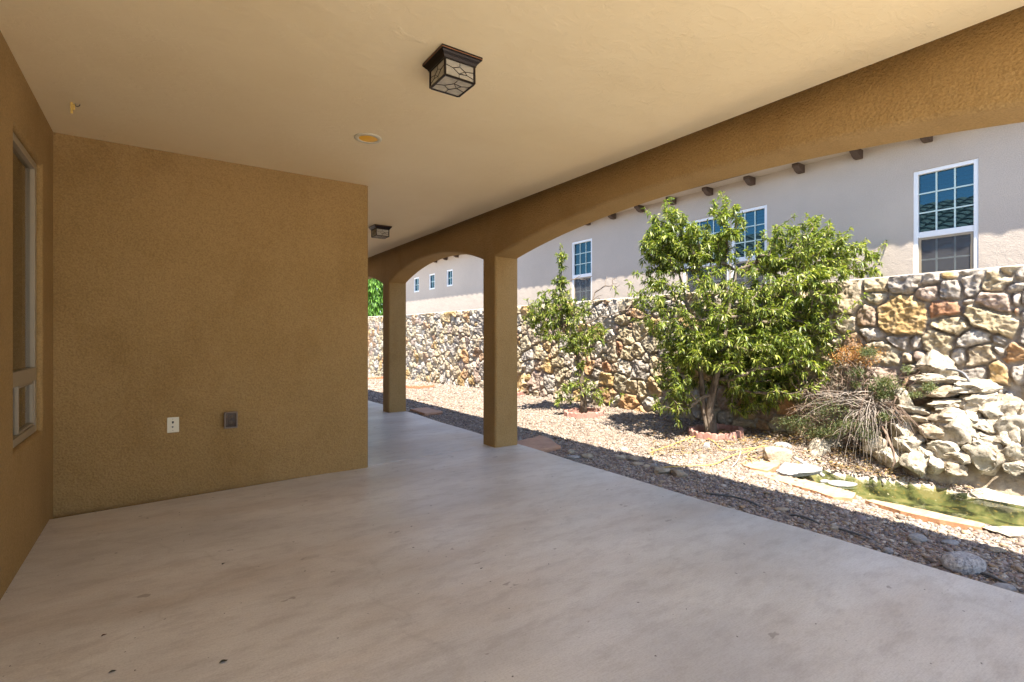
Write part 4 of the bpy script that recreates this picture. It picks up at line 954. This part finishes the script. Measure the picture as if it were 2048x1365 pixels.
# leaf litter
def litter():
    P0 = []
    for (u0, u1, v0, v1, n_) in [(1440,1660,835,905,1600),(1300,1440,865,915,350),(1660,1800,915,950,700),(1490,1700,870,935,500),(1250,1420,830,865,250),(1800,1960,935,975,160)]:
        for k in range(n_):
            p_ = onz(rng.uniform(u0, u1), rng.uniform(v0, v1), -.02)
            if p_[0] < XW-.1 and not inpoly(p_[0], p_[1], POND): P0.append((p_[0], p_[1], float(gh(p_[0], p_[1]))+rng.uniform(.018, .04)))
    P0 = np.array(P0); n = len(P0); D = unit(np.concatenate([rng.normal(0, 1, (n, 2)), rng.normal(0, .15, (n, 1))], 1)); c = np.array([(.30, .18, .08), (.40, .27, .10), (.22, .13, .07), (.46, .34, .14)])[rng.integers(0, 4, n)]*rng.uniform(.7, 1.1, (n, 1))
    V, F, cc = leaves(P0, D, unit(np.array((0, 0, 1.))+rng.normal(0, .3, (n, 3))), rng.uniform(.04, .08, n), rng.uniform(.008, .018, n), c, .05)
    o = npmesh('leaf_litter', V, F, M['dryleaf'], None, cc); tag(o, 'brown and yellow fallen leaves scattered under the large tree and round the pond', 'leaf litter', None, 'stuff')
litter()

# ------------------------------------------------------------------ things on the house
def lantern(cx, cy, label):
    r = thing('ceiling_light', (cx, cy, CZ), label, 'ceiling light', 'square bronze ceiling lights'); 
    def ring4(mb, h, z): 
        b_ = len(mb.v); mb.v += [(cx-h, cy-h, z), (cx+h, cy-h, z), (cx+h, cy+h, z), (cx-h, cy+h, z)]; return b_
    mb = MB(); pr = [(.117, CZ-.0005), (.119, CZ-.010), (.117, CZ-.012), (.117, CZ-.017), (.113, CZ-.019), (.108, CZ-.026), (.099, CZ-.035), (.093, CZ-.046), (.093, CZ-.050)]
    ids = [ring4(mb, h, z) for h, z in pr]
    for i in range(len(ids)-1):
        for k in range(4): mb.f.append((ids[i]+k, ids[i+1]+k, ids[i+1]+(k+1) % 4, ids[i]+(k+1) % 4)); mb.m.append(1 if i in (1,) else 0); mb.sm.append(False)
    mb.f.append(tuple(ids[-1]+k for k in range(4))); mb.m.append(0); mb.sm.append(False); mb.build('canopy', [M['bronze'], M['copper']], r)
    zb, zt, h = CZ-.137, CZ-.049, .086; fr = MB(); t = .005
    for sx in (-1, 1):
        for sy in (-1, 1): fr.box((cx+sx*h-t, cy+sy*h-t, zb), (cx+sx*h+t, cy+sy*h+t, zt))
    for s_ in (-1, 1):
        fr.box((cx-h+t, cy+s_*h-t*.9, zb-.003), (cx+h-t, cy+s_*h+t*.9, zb+.007)); fr.box((cx+s_*h-t*.9, cy-h+t, zb-.003), (cx+s_*h+t*.9, cy+h-t, zb+.007))
    fr.build('cage', M['bronze'], r, .001)
    gl = MB(); g = h-.002
    for s_ in (-1, 1):
        gl.add([(cx-g, cy+s_*g, zb+.004), (cx+g, cy+s_*g, zb+.004), (cx+g, cy+s_*g, zt), (cx-g, cy+s_*g, zt)], [(0, 1, 2, 3)]); gl.add([(cx+s_*g, cy-g, zb+.004), (cx+s_*g, cy+g, zb+.004), (cx+s_*g, cy+g, zt), (cx+s_*g, cy-g, zt)], [(0, 1, 2, 3)])
    gl.add([(cx-g, cy-g, zb+.002), (cx+g, cy-g, zb+.002), (cx+g, cy+g, zb+.002), (cx-g, cy+g, zb+.002)], [(0, 1, 2, 3)]); gl.build('glass_panels', M['lampglass'], r)
    SEG = [((-1, .35), (-.45, .15)), ((-.45, .15), (.0, .5)), ((.0, .5), (.0, 1)), ((.0, .5), (.35, .1)), ((-.45, .15), (-.05, -.35)), ((-.05, -.35), (.35, .1)), ((.35, .1), (1, .3)), ((-.05, -.35), (-.05, -1)), ((-.05, -.35), (.5, -.25)), ((.5, -.25), (1, -.5)), ((.5, -.25), (.35, .1))]
    ca = MB(); q = h-.0005; hz = (zt-zb)/2; zc_ = (zt+zb)/2
    for (a, b_), (c, d) in SEG:
        for s_ in (-1, 1):
            ca.bar((cx+a*h, cy+s_*q, zc_+b_*hz), (cx+c*h, cy+s_*q, zc_+d*hz), .0017); ca.bar((cx+s_*q, cy-s_*a*h, zc_+b_*hz), (cx+s_*q, cy-s_*c*h, zc_+d*hz), .0017)
        ca.bar((cx+a*h, cy+b_*h, zb+.0005), (cx+c*h, cy+d*h, zb+.0005), .0017)
    ca.build('leading', M['bronze'], r)
    for s_ in (-1, 1):
        bu = MB(); bu.lathe([(.0, -.035), (.011, -.03), (.015, -.018), (.011, -.004), (.007, .008), (.007, .02)], (cx+s_*.035, cy, CZ-.07), 12); bu.build('bulb', M['ivory'], r)
lantern(1.283, 2.435, 'square bronze lantern with leaded glass on the ceiling, nearer one')
lantern(2.415, 6.62, 'square bronze lantern with leaded glass over the walkway, half behind the end wall')
cr_ = thing('recessed_light', (1.268, 3.73, CZ), 'round recessed ceiling light with cream trim and amber lens', 'ceiling light')
MB().lathe([(.100, -.0005), (.100, -.003), (.093, -.008), (.070, -.009), (.066, -.004)], (1.268, 3.73, CZ), 40).build('trim_ring', M['trim'], cr_)
MB().lathe([(.0665, -.0045), (.055, -.0055), (.03, -.0062), (.0005, -.0065)], (1.268, 3.73, CZ), 40).build('lens', M['amber'], cr_)
# telephone and cable plate, weatherproof outlet
pl = thing('wall_plate', (.086, YE, .566), 'ivory wall plate with a phone jack and cable socket on the end wall', 'wall plate')
MB().box((.046, YE-.006, .506), (.126, YE-.0005, .627)).build('plate', M['ivory'], pl, .003)
j = MB().box((.078, YE-.0075, .582), (.091, YE-.0055, .596)); j.add([(.078, YE-.0075, .582), (.091, YE-.0075, .582), (.0845, YE-.0075, .576)], [(0, 1, 2)]); j.build('phone_jack', M['black'], pl)
c_ = MB(); c_.tube([(.083, YE-.006, .551), (.083, YE-.018, .551)], [.0065, .0055], 10); c_.build('cable_socket', M['spout'], pl)
c_ = MB(); c_.tube([(.084, YE-.0055, .613), (.084, YE-.0075, .613)], [.003, .003], 8); c_.build('screw', M['alu'], pl); c_ = MB(); c_.tube([(.084, YE-.0055, .523), (.084, YE-.0075, .523)], [.003, .003], 8); c_.build('screw', M['alu'], pl)
M['cover'] = seethru('smoky_cover', (.68, .60, .54), 1.3, .03, .15, None, (.45, .4, .36))
ou = thing('outdoor_outlet', (.487, YE, .573), 'brown weatherproof outlet with a clear bubble cover on the end wall', 'power outlet')
oc = (.437, .537, .506, .640)
bs_ = MB(); frame(bs_, 0, 1, 0, 1, 0, 1, .1); 
bk = MB().box((.441, YE-.012, .508), (.533, YE-.0005, .638)); bk.build('back_plate', M['brownpl'] if 'brownpl' in M else M.setdefault('brownpl', plain('grey_brown_plastic', (.20, .155, .125), .45)), ou, .006)
hd = MB()
for a, b_ in (((.438, YE-.052, .506), (.449, YE-.010, .641)), ((.526, YE-.052, .506), (.537, YE-.010, .641)), ((.449, YE-.052, .630), (.526, YE-.010, .641)), ((.449, YE-.052, .506), (.526, YE-.010, .518))): hd.box(a, b_)
hd.build('hood', M['brownpl'], ou, .004); MB().box((.449, YE-.050, .518), (.526, YE-.047, .630)).build('clear_cover', M['cover'], ou)
rc = MB().box((.470, YE-.020, .528), (.504, YE-.0125, .622)); rc.build('receptacle', M['brownpl'], ou, .004)
for z in (.552, .598):
    s_ = MB(); s_.tube([(.487, YE-.0225, z), (.487, YE-.0195, z)], [.0155, .0155], 16); s_.build('socket', M['trim'], ou)
# ceiling hook with a scrap of yellow tape
hk = thing('ceiling_hook', (-.442, 4.227, CZ), 'small dark hook with a scrap of yellow tape on the ceiling corner', 'hook')
m_ = MB(); m_.tube([(-.442, 4.227, CZ+.002), (-.440, 4.224, CZ-.012), (-.430, 4.215, CZ-.020), (-.418, 4.208, CZ-.014), (-.416, 4.208, CZ-.004)], [.0022]*5, 6); m_.build('hook', M['bronze'], hk)
MB().box((-.462, 4.21, CZ-.07), (-.450, 4.213, CZ-.001)).box((-.449, 4.208, CZ-.045), (-.440, 4.211, CZ-.012)).build('tape', M['yellow'], hk)
# fallen leaves on the slab
def dleaf(u, v, L_, an, mat, label):
    L_ *= .8; p_ = onz(u, v, .0); n_ = 7; V = []; 
    for i in range(n_+1):
        t = i/n_; wd = math.sin(math.pi*min(1, t*.95+.03))*.28*L_
        for s_ in (-1, 0, 1): V.append((p_[0]+math.cos(an)*(t-.5)*L_-math.sin(an)*s_*wd, p_[1]+math.sin(an)*(t-.5)*L_+math.cos(an)*s_*wd, .002+abs(s_)*.25*wd+.05*L_*math.sin(t*5)+.06*L_))
    F = [(i*3+k, i*3+k+1, i*3+k+4, i*3+k+3) for i in range(n_) for k in (0, 1)]
    o = MB().add(V, F, 0, True).build('dry_leaf', mat); tag(o, label, 'leaf')
M['lbrown'] = plain('brown_leaf', (.12, .05, .02), .8, var=.4); M['ldark'] = plain('dark_leaf', (.045, .05, .035), .7, var=.3)
dleaf(208, 1272, .028, .6, M['lbrown'], 'curled brown leaf on the concrete, bottom left')
dleaf(447, 1325, .040, .3, M['ldark'], 'dark crumpled leaf on the concrete near the bottom edge')
dleaf(447, 1129, .035, .9, M['ldark'], 'thin dark green leaf on the concrete in front of the end wall')
dleaf(295, 1038, .022, .0, M['ldark'], 'small black leaf on the concrete close to the end wall')
dleaf(79, 1072, .022, .0, M['ldark'], 'small dark leaf at the foot of the side wall')
dleaf(225, 1345, .030, .2, M['ldark'], 'small greenish leaf on the concrete at the lowest edge')
